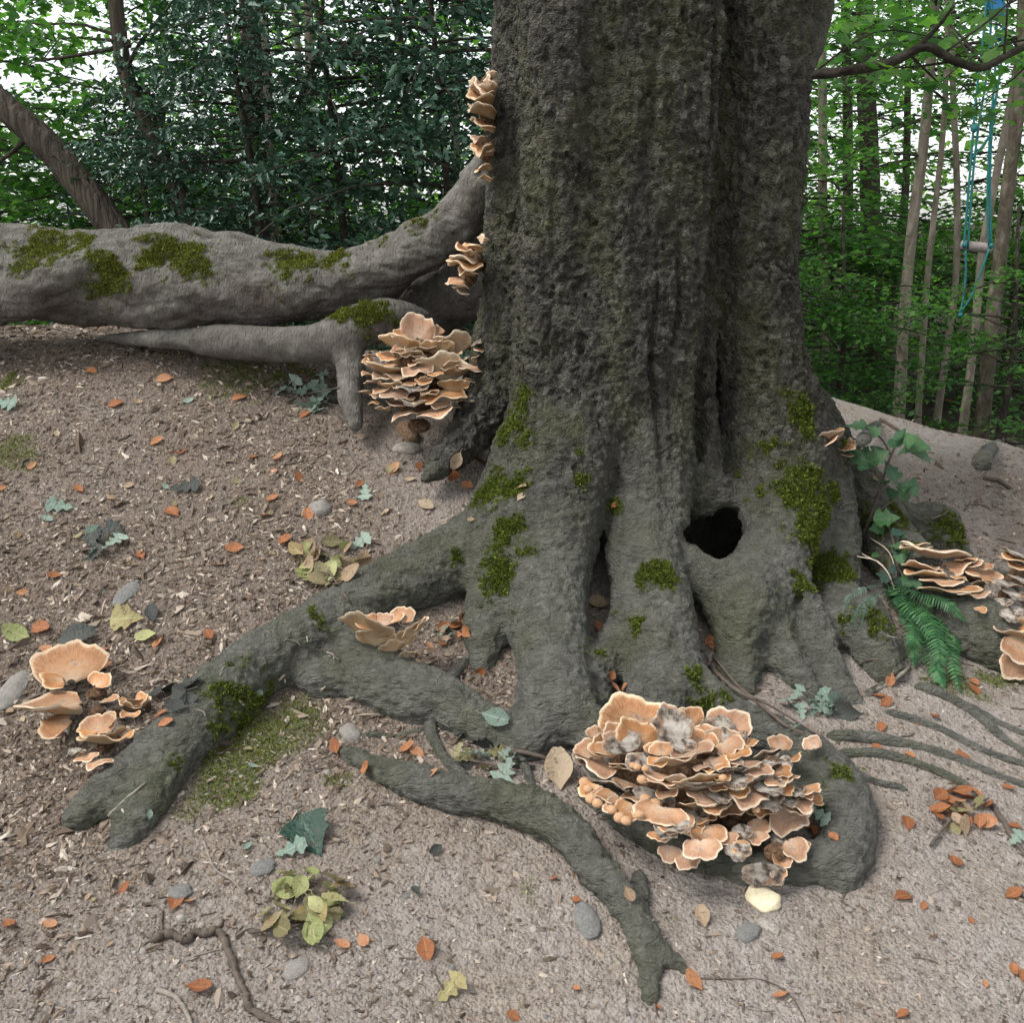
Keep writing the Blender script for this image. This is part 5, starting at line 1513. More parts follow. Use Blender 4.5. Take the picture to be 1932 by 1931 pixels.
g.set(color=g.ramp(g.attr('var'), [(0.0, (.10, .082, .068)), (.5, (.24, .21, .185)), (1.0, (.33, .298, .268))]), rough=.95, spec=.15)
tag(link('soil_crumbs', mesh_np('soil_crumbs', V_, F_, True, {'var': a_}), g.m), 'loose soil crumbs and grit on the bare ground', None, None, 'stuff')
print('litter', round(time.time() - T0, 1))


# ------------------------------------------------------------------ green plants at the foot of the tree
def leaf_part(parent, p, n, yaw, size, kind, mat, name='leaf'):
    m = np.eye(4)
    m[:3, :3] = frames(np.asarray(n, float)[None], np.array([yaw]))[0] * size
    m[:3, 3] = np.asarray(p) - np.array(parent.location)
    o = link(name, leaf_me(kind, lr.randrange(6), mat), None, parent)
    o.matrix_local = Matrix(m.tolist())
    return o


b, _ = hit(1628, 1015)
sap = thing('sapling', 'slender green sapling with broad leaves rising beside the right root', 'sapling', b)
SY = b[1] - .03
st = catmull([P(1628, 1012, SY + .02), P(1650, 955, SY), P(1672, 885, SY), P(1688, 845, SY), P(1705, 815, SY)], 6)
v_, f_ = tube(st, np.linspace(.006, .003, len(st)), 6); part('stem', v_, f_, M_twig, sap)
st = catmull([P(1682, 862, SY), P(1668, 835, SY), P(1650, 818, SY), P(1628, 806, SY)], 5)
v_, f_ = tube(st, np.linspace(.004, .002, len(st)), 5); part('stem', v_, f_, M_twig, sap)
st = catmull([P(1640, 985, SY), P(1668, 958, SY - .03), P(1700, 935, SY - .04)], 5)
v_, f_ = tube(st, np.linspace(.004, .002, len(st)), 5); part('stem', v_, f_, M_twig, sap)
for (u, v, w, k) in [(1620, 806, 36, 'sycamore'), (1648, 816, 28, 'sycamore'), (1702, 820, 30, 'beech'), (1728, 850, 60, 'sycamore'), (1735, 862, 50, 'sycamore'), (1628, 868, 56, 'sycamore'), (1655, 866, 40, 'sycamore'), (1682, 892, 44, 'sycamore'), (1694, 918, 58, 'sycamore'),
                     (1662, 912, 36, 'sycamore'), (1716, 922, 40, 'sycamore'), (1668, 982, 46, 'sycamore'), (1676, 1002, 40, 'sycamore'), (1712, 838, 34, 'beech'), (1700, 935, 36, 'sycamore'), (1660, 850, 26, 'beech'), (1694, 834, 34, 'beech'), (1680, 930, 30, 'beech'), (1655, 1000, 30, 'sycamore')]:
    leaf_part(sap, P(u, v, SY - lr.uniform(0, .06)), (lr.gauss(0, .4), -.55 + lr.gauss(0, .3), .8), lr.uniform(0, 6.28), px(w, SY) * 1.1, k, M_fresh)

fb, _ = hit(1700, 1105)
fern = thing('fern', 'green fern hanging down over the mossy right root', 'fern', fb)
ivy = thing('ivy', 'ivy trailing over the right roots above the fern', 'ivy', hit(1690, 1040)[0])
M_fern = leaf_material('fern_green', [(.025, .085, .035), (.045, .14, .05), (.09, .21, .08)], (1, 1, .6), .3, .5, amount=.25)
M_spleen = leaf_material('spleenwort_grey_green', [(.06, .11, .08), (.12, .19, .14), (.18, .27, .19)], (1, 1, .7), .3, .5, amount=.2)


def frond(path_uv, mat, n, wid, off=.05, seed=0, parent=fern):
    pts = []
    for i, (u, v) in enumerate(path_uv):
        p, nn = hit(u, v)
        pts.append(p + (nn + np.array([0, -.6, .5])) * off * math.sin(math.pi * (.15 + .8 * i / max(1, len(path_uv) - 1))))
    pth = catmull(np.array(pts), 12)
    M_ = Multi()
    v_, f_ = tube(pth, np.linspace(.0022, .0008, len(pth)), 4); M_.add(v_, f_, .3)
    tan = np.gradient(pth, axis=0); tan /= np.linalg.norm(tan, axis=1)[:, None]
    r = np.random.default_rng(seed)
    n = int(n * 1.4)
    s_ = np.linspace(.06, 1, n)
    for k, t in enumerate(s_):
        i = int(t * (len(pth) - 1))
        side0 = np.cross(tan[i], np.array([0, -.75, .65])); side0 /= np.linalg.norm(side0) + 1e-9
        upv = np.cross(side0, tan[i])
        Lf = wid * (math.sin(math.pi * min(1, .18 + .8 * t)) ** .8) * r.uniform(.85, 1.1)
        for sgn in (-1, 1):
            d_ = side0 * sgn * .92 + tan[i] * .38 - upv * .15 * r.uniform(-.5, 2)
            d_ /= np.linalg.norm(d_)
            wv = tan[i] * (wid * .20)
            m = 5
            tt = np.linspace(0, 1, m)
            ww = np.array([.5, 1, .85, .55, .08])
            ctr = pth[i] + np.outer(tt * Lf, d_) - np.outer(tt ** 2 * Lf * .25, np.array([0, 0, 1]))
            saw = np.array([0, .12, -.05, .1, 0])
            Lv = ctr + np.outer(ww * (1 + saw), wv) * .5; Rv = ctr - np.outer(ww * (1 - saw), wv) * .5
            V = np.empty((2 * m, 3)); V[0::2] = Lv; V[1::2] = Rv
            Q = np.array([[2 * q, 2 * q + 1, 2 * q + 3, 2 * q + 2] for q in range(m - 1)])
            M_.add(V, Q, r.uniform(0, 1))
    V, Fq, a = M_.arrays()
    return part('frond', V, Fq, mat, parent, True, {'var': a})


for i, (pth, n, w, off) in enumerate([([(1688, 1120), (1730, 1180), (1770, 1250), (1808, 1308)], 34, .050, .05), ([(1685, 1120), (1715, 1190), (1745, 1250), (1770, 1285)], 30, .045, .07), ([(1680, 1115), (1700, 1170), (1712, 1225), (1722, 1262)], 26, .045, .05),
                                      ([(1690, 1110), (1735, 1150), (1775, 1190), (1790, 1240)], 28, .045, .06), ([(1678, 1110), (1690, 1160), (1698, 1210), (1704, 1250)], 26, .038, .04), ([(1695, 1105), (1740, 1130), (1790, 1150), (1822, 1175)], 26, .032, .04), ([(1690, 1130), (1720, 1200), (1755, 1270), (1780, 1300)], 30, .045, .03),
                                      ([(1700, 1100), (1740, 1160), (1780, 1220), (1800, 1265)], 28, .042, .05)]):
    frond(pth, M_fern, n, w, off, i)
for i, (pth, n, w) in enumerate([([(1670, 1120), (1640, 1125), (1605, 1138), (1590, 1165)], 22, .016), ([(1668, 1125), (1640, 1140), (1618, 1165), (1608, 1200)], 24, .016), ([(1672, 1118), (1650, 1135), (1632, 1160), (1625, 1190)], 22, .015), ([(1680, 1100), (1665, 1110), (1645, 1112), (1622, 1122)], 20, .015), ([(1690, 1120), (1690, 1150), (1698, 1175)], 16, .016)]):
    frond(pth, M_spleen, n, w, .025, 30 + i)
for k in range(46):
    u, v = lr.uniform(1660, 1770), lr.uniform(1020, 1190)
    if u > 1700 + (v - 1020) * .5 or u < 1655 + (v - 1020) * .1: continue
    p, n = hit(u, v)
    leaf_part(ivy, p + n * lr.uniform(.015, .05), n + np.array([lr.gauss(0, .4), -.3, .5]), lr.uniform(0, 6.28), px(lr.uniform(16, 36), p[1]), lr.choice(['ivy', 'ivy', 'beech']), lr.choice([M_fresh, M_dark, M_fresh]))
for pp in ([(1675, 1040), (1690, 1080), (1710, 1120), (1730, 1170)], [(1670, 1000), (1685, 1050), (1690, 1110)]):
    pts = catmull([hit(u, v)[0] + np.array([0, -.03, .02]) for u, v in pp], 6)
    v_, f_ = tube(pts, .003, 5); part('stem', v_, f_, M_twig, ivy)
for (a0, a1) in (((1640, 1015), (1690, 1120)), ((1625, 1045), (1690, 1150)), ((1615, 1050), (1680, 1120))):
    p0, p1 = hit(*a0)[0], hit(*a1)[0]
    pts = catmull([p0, (p0 + p1) / 2 + np.array([0, -.06, .06]), p1 + np.array([0, -.03, .02])], 6)
    v_, f_ = tube(pts - p0, .0022, 5)
    tag(link('straw', mesh_np('straw', v_, f_), M_chip, None, tuple(p0)), 'dry straw stalk leaning across the right root by the fern', 'straw', 'straw stalks by the fern')
print('plants', round(time.time() - T0, 1))
# ------------------------------------------------------------------ woodland behind
def make_pole_bark(name, lo, mid, hi, sc=(1, 1, 1), green=.5):
    g = NT(name)
    n = g.noise(14, 5, .65, co=g.mapping(sc))
    c = g.ramp(n, [(.3, lo), (.5, mid), (.72, hi)])
    c = g.mix(g.ramp(g.noise(2.5, 4), [(.5, 0.0), (.65, green)]), c, (.075, .09, .035))
    h = g.math('ADD', g.noise(22, 5, .7, co=g.mapping(sc)), g.math('MULTIPLY', g.vor(16, 'DISTANCE_TO_EDGE', co=g.mapping(sc)), .8))
    return g.set(color=c, rough=.85, spec=.2, normal=g.bump(h, .9, .03))


M_pole = make_pole_bark('smooth_pole_bark', (.13, .108, .082), (.24, .205, .165), (.36, .315, .26), (1, 1, .3))
M_furrow = make_pole_bark('furrowed_dark_bark', (.020, .016, .013), (.065, .052, .042), (.14, .115, .095), (1.6, 1.6, .18), .2)
M_branch = make_pole_bark('dark_branch_bark', (.018, .015, .012), (.045, .038, .030), (.09, .078, .062), (1, 1, 1), .2)

LEAF = np.array([[0, 0, 0], [.38, -.30, .07], [.38, .30, .07], [.5, 0, 0], [1, 0, -.06]])
LEAFF = [np.array([[0, 1, 3], [0, 3, 2], [3, 1, 4], [3, 4, 2]])]
MAPLE = np.array([[0, 0, 0], [.15, -.45, .05], [.42, -.25, .03], [.60, -.50, .0], [.66, -.18, .02], [1, 0, -.08], [.66, .18, .02], [.60, .50, .0], [.42, .25, .03], [.15, .45, .05], [.4, 0, -.02]])
MAPLEF = [np.array([[10, 0, 1], [10, 1, 2], [10, 2, 3], [10, 3, 4], [10, 4, 5], [10, 5, 6], [10, 6, 7], [10, 7, 8], [10, 8, 9], [10, 9, 0]])]
HOLLY = np.array([[0, 0, 0], [.22, -.22, .10], [.42, -.13, .03], [.62, -.24, .12], [1, 0, -.08], [.62, .24, .12], [.42, .13, .03], [.22, .22, .10], [.45, 0, -.03]])
HOLLYF = [np.array([[8, 0, 1], [8, 1, 2], [8, 2, 3], [8, 3, 4], [8, 4, 5], [8, 5, 6], [8, 6, 7], [8, 7, 0]])]

M_beechleaf = leaf_material('beech_foliage', [(.026, .075, .024), (.050, .130, .036), (.085, .195, .050), (.15, .27, .065)], (1.35, 1.6, .75), .25, .5, amount=.55)
M_mapleleaf = leaf_material('sycamore_foliage', [(.026, .078, .024), (.050, .135, .036), (.085, .200, .050), (.15, .28, .065)], (1.35, 1.6, .75), .25, .5, amount=.55)
M_hollyleaf = leaf_material('holly_foliage', [(.014, .045, .026), (.026, .072, .042), (.045, .105, .064), (.075, .15, .095)], (.8, 1.2, .8), .55, .33, amount=.08)
M_farleaf = leaf_material('distant_foliage', [(.045, .12, .028), (.085, .20, .042), (.14, .29, .06), (.21, .37, .08)], (1.5, 1.7, .8), .15, .6, amount=.6)  # lighter than the near leaves: backlight is put into the colour


def spray_cloud(seed, nb, zr, Lr, leaf, leaff, size, per, flat=.35, rise=.25, rad0=.0, twig=True, inner=.25):
    """branches leaving an upright axis, each carrying flat sprays of leaves -> (leaf arrays, branch arrays)"""
    r = np.random.default_rng(seed)
    pos, nrm, yaw, br = [], [], [], Multi()
    for i in range(nb):
        z0 = r.uniform(*zr); a = r.uniform(0, 6.28); L = r.uniform(*Lr)
        d = np.array([math.cos(a), math.sin(a), rise * r.uniform(-.3, 1.4)])
        t = np.linspace(0, 1, 7)
        pth = np.array([0, 0, z0]) + np.outer(t * L, d) - np.outer(t ** 2.2 * L * .22, [0, 0, 1]) + r.normal(0, .02, (7, 3)) * t[:, None]
        if twig:
            v_, f_ = tube(pth, np.linspace(.012, .003, 7) * (L / 1.2), 5, cap=False); br.add(v_, f_, r.random())
        for s in np.linspace(inner, 1, 9):
            p0 = pth[int(s * 6)] + (pth[min(6, int(s * 6) + 1)] - pth[int(s * 6)]) * (s * 6 % 1)
            for sg in (-1, 1):
                a2 = a + sg * r.uniform(.5, 1.1)
                l2 = L * .42 * (1.15 - s * .6) * r.uniform(.6, 1.2)
                d2 = np.array([math.cos(a2), math.sin(a2), r.normal(0, .12)])
                m = per
                q = np.linspace(.15, 1, m)
                pp = p0 + np.outer(q * l2, d2) - np.outer(q ** 2 * l2 * .2, [0, 0, 1]) + r.normal(0, .03, (m, 3)) * np.array([1, 1, .6])
                pos.append(pp)
                nn = np.tile([0, 0, 1.0], (m, 1)) + r.normal(0, flat, (m, 3)); nrm.append(nn)
                yaw.append(a2 + np.where(np.arange(m) % 2, 1, -1) * r.uniform(.4, 1.2, m))
    pos, nrm, yaw = np.vstack(pos), np.vstack(nrm), np.concatenate(yaw)
    N = len(pos)
    lv = stamp(leaf, leaff, pos, frames(nrm, yaw), size * r.uniform(.65, 1.2, N), np.clip(r.beta(2, 2.4, N), 0, 1))
    return lv, br


def proto(name, res, mleaf):
    (V, Fq, a), br = res
    me = mesh_np(name, V, Fq, True, {'var': a}); me.materials.append(mleaf)
    bm_ = None
    if br.n:
        bm_ = br.mesh('branches'); bm_.materials.append(M_branch)
    return me, bm_


P_tall = [proto('crown', spray_cloud(810 + i, 34, (.9, 6.2), (.7, 1.7), LEAF, LEAFF, .078, 5, .30), M_beechleaf) for i in range(3)]
P_shrub = [proto('foliage', spray_cloud(830 + i, 30, (.05, 1.9), (.6, 1.35), LEAF, LEAFF, .075, 5, .35, .35), M_beechleaf) for i in range(3)]
P_maple = [proto('crown', spray_cloud(850 + i, 26, (.8, 5.0), (.8, 1.7), MAPLE, MAPLEF, .115, 4, .35), M_mapleleaf) for i in range(2)]
P_holly = [proto('foliage', spray_cloud(870 + i, 62, (.1, 2.5), (.5, 1.25), HOLLY, HOLLYF, .056, 6, .75, .15, inner=.12), M_hollyleaf) for i in range(2)]
print('protos', round(time.time() - T0, 1))
br_ = random.Random(21)


def inst(name, me, parent, loc, rz, sc):
    o = link(name, me, None, parent)
    o.location = tuple(np.asarray(loc) - np.array(parent.location)); o.rotation_euler = (0, 0, rz); o.scale = sc
    return o


def tree(label, uvs, Y, wpx, mat, name, group=None, crown=None, cz=0.0, csc=(1, 1, 1), branches=(), cname='crown', taper=.65, seg=14):
    """stem through picture points at distance Y, rooted in the soil there"""
    pts = [P(u, v, Y) for u, v in uvs]
    d0 = (pts[0] - pts[1]) / np.linalg.norm(pts[0] - pts[1])          # carry the stem's own slant down to the soil
    q = pts[0].copy()
    for _ in range(200):
        if q[2] <= float(zfast(q[0], q[1])[0]): break
        q = q + d0 * .02
    b = q.copy(); b[2] = float(zfast(b[0], b[1])[0])
    if np.linalg.norm(q - pts[0]) > .15: pts.insert(0, q + d0 * .1)
    else: pts[0] = b - np.array([0, 0, .12])
    t = thing(name, label, 'tree', b, group)
    pth = catmull(np.array(pts), 6)
    r0 = px(wpx, Y) / 2
    s = np.linspace(0, 1, len(pth))
    rr = r0 * (1 - (1 - taper) * s) * (1 + .25 * np.exp(-(pth[:, 2] - b[2]) / .15)) * (1 + .08 * fbm(pth * 4, 2, int(abs(uvs[0][0]))))
    v_, f_ = tube(pth, rr, seg, rough=.05, seed=int(abs(uvs[0][0])))
    part('trunk', v_, f_, mat, t)
    for (uv, dy, w) in branches:
        bp = catmull(np.array([P(u, v, Y + dy * k / max(1, len(uv) - 1)) for k, (u, v) in enumerate(uv)]), 5)
        v_, f_ = tube(bp, np.linspace(px(w, Y) / 2, px(w, Y) / 5, len(bp)), 7, rough=.05)
        part('branch', v_, f_, M_branch if mat is not M_pole else M_pole, t)
    for k, (pr, z, sc) in enumerate(crown or []):
        i = int(np.argmin(np.abs(pth[:, 2] - (b[2] + 1.5))))
        loc = np.array([pth[i, 0], pth[i, 1], b[2] + z])
        rz = br_.uniform(0, 6.28)
        inst(cname, pr[0], t, loc, rz, sc)
        if pr[1]: inst('branches', pr[1], t, loc, rz, sc)
    return t


TC = lambda i, z=0.0, s=1.0: (P_tall[i % 3], z, (s, s, 1.0))
MC = lambda i, z=0.0, s=1.0: (P_maple[i % 2], z, (s, s, 1.0))
tree('straight slim pole tree nearest the flank of the big beech', [(1556, 735), (1556, 600), (1552, 400), (1552, 200), (1548, 0), (1543, -400)], 11.0, 20, M_pole, 'pole_tree', crown=[TC(0, .9)])
tree('leaning pale pole tree between the dark ivy-clad trunk and thinner poles', [(1697, 760), (1706, 600), (1721, 430), (1738, 310), (1751, 180), (1764, 0), (1780, -400)], 9.0, 23, M_pole, 'pole_tree', crown=[TC(1, 1.4, .9)])
tree('thinnest pale pole tree beside the leaning pale one', [(1733, 770), (1742, 633), (1752, 500), (1767, 367), (1779, 250), (1788, 50), (1795, -400)], 9.3, 13, M_pole, 'pole_tree', crown=[TC(2, 1.6, .7)])
tree('slightly wavy slim pole tree left of the rope swing', [(1770, 775), (1789, 640), (1803, 530), (1806, 367), (1798, 170), (1796, 0), (1796, -400)], 9.6, 14, M_pole, 'pole_tree', crown=[TC(0, 1.2, .8)])
tree('pale pole tree just behind the rope swing', [(1818, 800), (1838, 640), (1853, 480), (1880, 330), (1905, 200), (1925, 60), (1940, -300)], 8.6, 17, M_pole, 'pole_tree', crown=[TC(1, 1.8, .7)])
tree('thickest pole tree beside the rope swing with knots on its bark', [(1852, 810), (1868, 640), (1885, 500), (1905, 330), (1925, 150), (1945, -300)], 8.0, 31, make_pole_bark('knotty_pole_bark', (.05, .04, .03), (.12, .10, .075), (.24, .21, .165), (1, 1, .4)), 'pole_tree', crown=[TC(2, 2.0, .8)])
tree('dark broad trunk clothed in ivy far behind the poles', [(1642, 735), (1643, 500), (1640, 300), (1632, 100), (1628, -300)], 13.0, 42, M_furrow, 'ivy_tree', crown=[TC(0, 1.0, 1.1)])
tree('dark slim trunk beside the ivy-clad one', [(1596, 735), (1598, 500), (1600, 300), (1596, 50), (1590, -300)], 14.5, 22, M_furrow, 'ivy_tree', crown=[TC(1, 2.0, 1.0)])
tree('dark furrowed trunk leaning steeply away behind the log-like root', [(228, 450), (150, 345), (80, 265), (0, 195), (-90, 130), (-260, 40)], 6.5, 57, M_furrow, 'leaning_tree', taper=.8,
     branches=[([(60, 250), (20, 290), (-40, 330)], .4, 12)])
tree('crooked dark trunk rising through the holly', [(372, 452), (335, 355), (292, 272), (247, 170), (224, 60), (212, -120)], 7.2, 33, M_furrow, 'crooked_tree', taper=.75, crown=[MC(0, 2.1, .9)],
     branches=[([(245, 85), (160, 102), (70, 115)], .2, 10), ([(235, 140), (265, 80), (328, 0)], -.2, 9), ([(245, 150), (275, 175), (300, 190)], .2, 8)])
tree('upright furrowed trunk standing behind the holly', [(492, 470), (490, 300), (485, 150), (478, 0), (470, -400)], 8.5, 56, M_furrow, 'furrowed_tree', taper=.85, crown=[TC(0, 3.2)],
     branches=[([(550, 220), (590, 130), (605, 60), (612, -40)], -.6, 11)])
tree('slender pale stem beside the upright furrowed trunk', [(520, 470), (514, 370), (508, 250), (500, 120), (495, -100)], 8.1, 15, M_pole, 'pole_tree', crown=[TC(1, 2.4, .6)])
tree('dead-straight far pole tree beside the shelves high on the stem', [(862, 470), (860, 250), (858, 60), (858, -200)], 13.0, 18, M_pole, 'pole_tree', crown=[TC(2, 1.5, .9)])
tree('thin dark stem leaning behind the log-like root', [(286, 470), (272, 360), (266, 280), (255, 180)], 7.6, 12, M_furrow, 'crooked_tree', taper=.6, crown=[MC(1, 1.4, .6)])
BG = [(0, 'the leaning dark trunk'), (-250, 'the far side of the leaning trunk'), (-500, 'the wood beyond the leaning trunk'), (270, 'the crooked dark trunk'), (400, 'the gap right of the crooked trunk'), (490, 'the upright furrowed trunk'), (680, 'the tall holly'), (860, 'the far pole beside the stem'), (1000, 'the big beech stem'), (1200, 'the middle of the big beech stem'), (1450, 'the right flank of the big beech'), (1556, 'the straight slim pole'), (1640, 'the ivy-clad trunk'), (1710, 'the leaning pale pole'), (1760, 'the thinnest pole'), (1842, 'the rope swing'), (1900, 'the thickest pole'), (2050, 'the wood beyond the thickest pole'), (2250, 'the far wood past the swing')]


def behind(desc, X, Y):
    u = HALF + FPX * X / Y
    return desc + ' behind ' + min(BG, key=lambda b: abs(b[0] - u))[1]


# maples and beeches filling the wood: things of their own
spots = [(-4.6, 8.8, 'M'), (-5.6, 10.8, 'M'), (-2.0, 11.0, 'M'), (-4.0, 12.5, 'T'), (-6.8, 9.6, 'T'), (.6, 12.2, 'M'), (3.2, 13.0, 'T'), (6.2, 11.0, 'M'), (3.4, 14.5, 'M'), (5.4, 15.0, 'T'), (-2.8, 14.5, 'T'), (-7.4, 13.0, 'M'), (7.6, 13.6, 'T'), (-1.2, 13.4, 'M')]
for i, (X, Y, k) in enumerate(spots):
    z = float(zfast(X, Y)[0])
    lab, g_ = ('leafy beech in the wood behind with a thin hidden stem', 'beeches in the wood behind') if k == 'T' else ('broad-leaved sycamore in the wood behind with a thin hidden stem', 'sycamores in the wood behind')
    lab = behind(('tall ' if i % 3 else 'dense ') + ('leafy beech with thin stem' if k == 'T' else 'broad-leaved sycamore'), X, Y)
    t = thing('beech_sapling' if k == 'T' else 'sycamore_tree', lab, 'tree', (X, Y, z), g_)
    pth = catmull(np.array([[X, Y, z - .1], [X + br_.uniform(-.1, .1), Y, z + 2], [X + br_.uniform(-.2, .2), Y, z + 4], [X + br_.uniform(-.3, .3), Y, z + 6.5]]), 5)
    v_, f_ = tube(pth, np.linspace(.07, .03, len(pth)), 9)
    part('trunk', v_, f_, M_furrow if i % 2 else M_pole, t)
    pr = (P_tall if k == 'T' else P_maple)[i % (3 if k == 'T' else 2)]
    for q in range(1):
        rz = br_.uniform(0, 6.28); s = br_.uniform(1.0, 1.35)
        inst('crown', pr[0], t, (X, Y, z + (.2 if q == 0 else .1)), rz, (s, s, 1.08))
        if q == 0: inst('branches', pr[1], t, (X, Y, z + .2), rz, (s, s, 1.08))
shr = [(2.55, 8.1), (3.55, 7.4), (1.95, 7.9), (1.9, 9.8), (2.7, 10.6), (3.4, 11.2), (4.2, 10.6), (5.0, 10.2), (5.6, 11.8), (2.3, 11.6), (3.0, 12.6), (4.8, 12.8), (1.2, 11.0), (6.4, 12.6), (-6.0, 8.0), (-5.0, 9.6), (-3.8, 10.4), (-2.6, 12.2), (-1.4, 9.2), (-.3, 11.8), (-4.4, 7.4), (-7.2, 10.6), (-3.2, 8.6), (-3.0, 11.4), (-6.2, 11.6), (-1.9, 8.8), (-5.2, 12.6)]
for i, (X, Y) in enumerate(shr):
    z = float(zfast(X, Y)[0])
    lab, g_ = ('bushy young beech in the undergrowth behind the pole trees', 'young beeches behind the pole trees') if X > 1 else ('bushy young beech in the undergrowth behind the holly', 'young beeches behind the holly')
    lab = behind(('low ' if Y < 10 else 'deep-set ' if Y > 12 else '') + 'bushy young beech', X, Y)
    t = thing('beech_shrub', lab, 'shrub', (X, Y, z), 'young beeches in the undergrowth')
    v_, f_ = tube(catmull(np.array([[X, Y, z - .08], [X + .05, Y, z + .8], [X - .05, Y, z + 1.9]]), 5), np.linspace(.03, .01, 11), 7)
    part('stem', v_, f_, M_branch, t)
    rz = br_.uniform(0, 6.28); s = br_.uniform(.95, 1.3) if Y > 8.5 or X < 0 else .72
    pr = P_shrub[i % 3]
    inst('foliage', pr[0], t, (X, Y, z), rz, (s, s, s * 1.05)); inst('branches', pr[1], t, (X, Y, z), rz, (s, s, s * 1.05))
hol = [(-2.35, 7.3, .80, 'low holly bush at the outer end of the dark thicket'), (-1.65, 6.7, .90, 'holly bush under the crooked dark trunk'), (-1.15, 6.9, 1.05, 'tall holly bush before the upright furrowed trunk'), (-.45, 6.7, 1.15, 'holly bush closest to the big beech'), (.2, 7.6, 1.3, 'tall holly hidden partly by the beech stem')]
for i, (X, Y, s, lab) in enumerate(hol):
    z = float(zfast(X, Y)[0])
    t = thing('holly_bush', lab + ', glossy blue-green leaves', 'holly', (X, Y, z), 'holly thicket behind the log')
    v_, f_ = tube(catmull(np.array([[X, Y, z - .08], [X + .06, Y, z + 1], [X - .06, Y, z + 2.4 * s]]), 5), np.linspace(.04, .012, 11), 7)
    part('stem', v_, f_, M_branch, t)
    rz = br_.uniform(0, 6.28)
    pr = P_holly[i % 2]
    inst('foliage', pr[0], t, (X, Y, z), rz, (s, s, s)); inst('branches', pr[1], t, (X, Y, z), rz, (s, s, s))
# sycamore whose low bough reaches out from behind the beech
X, Y = .95, 5.4
z = float(zfast(X, Y)[0])
syc = thing('sycamore_tree', 'sycamore behind the big beech sending a dark low bough across the poles', 'tree', (X, Y, z))
v_, f_ = tube(catmull(np.array([[X, Y, z - .1], [X, Y, z + 1.2], [X - .05, Y + .05, z + 2.6], [X - .1, Y + .1, z + 5]]), 6), np.linspace(.09, .05, 19), 12); part('trunk', v_, f_, M_branch, syc)
bp = catmull(np.array([P(1330, 170, 5.35), P(1440, 152, 5.1), P(1515, 143, 4.9), P(1600, 133, 4.8), P(1680, 118, 4.75), P(1745, 88, 4.7), P(1795, 112, 4.7), P(1850, 128, 4.7), P(1905, 102, 4.7), P(1990, 60, 4.7)]), 6)
v_, f_ = tube(bp, np.linspace(px(19, 4.9) / 2, px(12, 4.7) / 2, len(bp)), 9, rough=.08); bough = part('branch', v_, f_, M_branch, syc)
bp2 = catmull(np.array([P(1700, 112, 4.75), P(1740, 80, 4.7), P(1770, 50, 4.65), P(1800, 10, 4.6)]), 5)
v_, f_ = tube(bp2, np.linspace(.014, .006, len(bp2)), 7); part('branch', v_, f_, M_branch, syc)
r = np.random.default_rng(99)
n = 520
uu, vv_ = r.uniform(1530, 1990, n), np.concatenate([r.normal(70, 60, n // 2), r.uniform(-120, 260, n - n // 2)])
YY = r.uniform(4.6, 6.3, n)
pp = np.array([P(a, b, c) for a, b, c in zip(uu, vv_, YY)])
lv = stamp(MAPLE, MAPLEF, pp, frames(np.tile([0, -.25, 1.0], (n, 1)) + r.normal(0, .38, (n, 3)), r.uniform(0, 6.28, n)), r.uniform(.05, .095, n), np.clip(r.beta(2, 2, n), 0, 1))
part('crown', lv[0], lv[1], M_mapleleaf, syc, True, {'var': lv[2]})
tw = Multi()
for k in range(22):
    a = bp[r.integers(8, len(bp))]; e = pp[r.integers(0, n)]
    if np.linalg.norm(e - a) > 1.2: continue
    v_, f_ = tube(catmull(np.array([a, (a + e) / 2 + r.normal(0, .06, 3), e]), 4), np.linspace(.006, .002, 9), 5); tw.add(v_, f_)
V, Fq, a = tw.arrays(); link('twigs', mesh_np('twigs', V - np.array(syc.location), Fq), M_branch, bough)

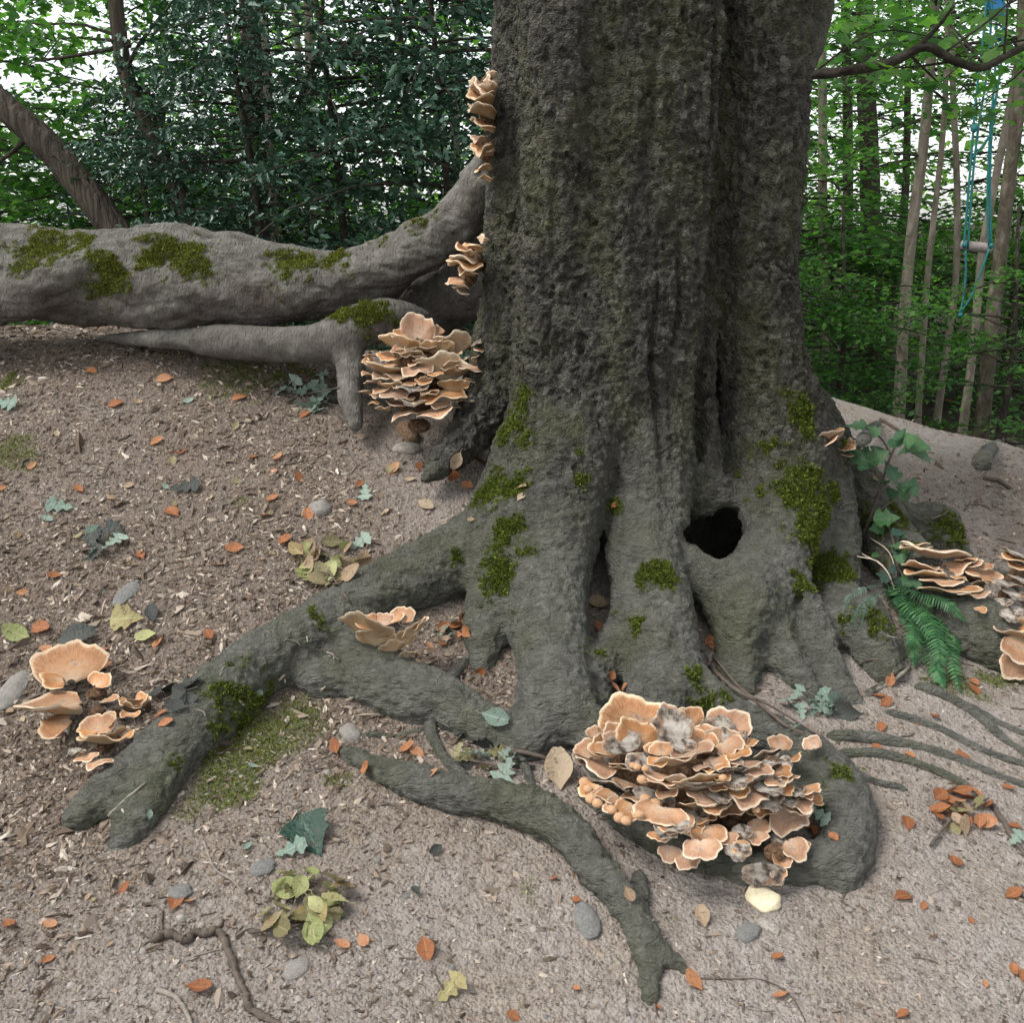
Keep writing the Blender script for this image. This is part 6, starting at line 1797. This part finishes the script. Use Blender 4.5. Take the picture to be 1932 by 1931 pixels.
# rope swing hanging from above
SY2 = 7.4
seat_c = P(1842, 466, SY2)
sw = thing('rope_swing', 'rope swing with a grey log seat and blue-green ropes', 'swing', seat_c)
w2 = px(27, SY2)
sv_, sf_ = tube(np.array([seat_c + [-w2, 0, .012], seat_c + [-w2 * .5, 0, .006], seat_c, seat_c + [w2 * .5, 0, -.006], seat_c + [w2, 0, -.012]]), np.array([.03, .033, .034, .033, .03]) * 1.05, 12, rough=.04)
part('seat', sv_, sf_, plain('weathered_seat_wood', (.27, .235, .22), .85, .25, 25, .5, .01), sw)
M_rope = plain('blue_green_rope', (.012, .15, .15), .7, .3, 120, .4, .003)
M_tarp = plain('blue_webbing', (.03, .22, .50), .6, .2, 20, .3, .01)
for pp_ in ([(1818, 468), (1824, 400), (1832, 300), (1842, 180), (1858, 40), (1870, -150)], [(1826, 470), (1834, 350), (1846, 240), (1866, 100), (1878, -150)], [(1866, 466), (1863, 380), (1868, 250), (1878, 120), (1884, -150)], [(1870, 470), (1868, 330), (1874, 220), (1890, 100), (1896, -150)],
            [(1822, 472), (1822, 520), (1818, 560), (1812, 590)], [(1866, 470), (1848, 520), (1832, 560), (1812, 590)], [(1832, 300), (1850, 280), (1868, 255)]):
    pth = catmull(np.array([P(u, v, SY2 - .03) for u, v in pp_]), 6)
    v_, f_ = tube(pth, .0078, 6); rope = part('rope', v_, f_, M_rope, sw)
for (u, v, s) in ((1838, 243, .024), (1862, 222, .024), (1812, 595, .018), (1820, 462, .018), (1870, 464, .018)):
    me = lump_mesh(600 + int(u), 2, .3); me.materials.append(M_rope)
    o = link('knot', me, None, rope); o.location = tuple(P(u, v, SY2 - .03) - seat_c); o.scale = (s, s, s * 1.2)
pth = catmull(np.array([P(1874, -160, SY2), P(1872, -60, SY2), P(1876, 0, SY2), P(1884, 22, SY2), P(1892, 34, SY2)]), 5)
v_, f_ = tube(pth, np.linspace(.07, .035, len(pth)), 10, rough=.2); part('webbing', v_, f_, M_tarp, sw)

# the far wood: one leafy mass
r = np.random.default_rng(123)
n = 66000
rad = r.uniform(17, 34, n)
azm = r.uniform(-.75, .80, n)
zz = -1.2 + 17 * r.random(n) ** 1.2
pos = np.stack([np.sin(azm) * rad, np.cos(azm) * rad, zz], 1)
dens = fbm(pos * np.array([.28, .28, .35]), 3, 140) + fbm(pos * .9, 2, 144) * .6
keep = dens > -.02 + .010 * zz
pos = pos[keep]; m = len(pos)
lv = stamp(LEAF, LEAFF, pos, frames(np.tile([0, -.3, 1.0], (m, 1)) + r.normal(0, .5, (m, 3)), r.uniform(0, 6.28, m)), r.uniform(.16, .34, m), np.clip(r.beta(2, 2, m), 0, 1))
tag(link('distant_woodland', mesh_np('distant_woodland', lv[0], lv[1], True, {'var': lv[2]}), M_farleaf), 'bright green foliage of the far wood', None, None, 'stuff')
print('wood', round(time.time() - T0, 1), 'tris', sum(len(me.loops) - 2 * len(me.polygons) for me in bpy.data.meshes))
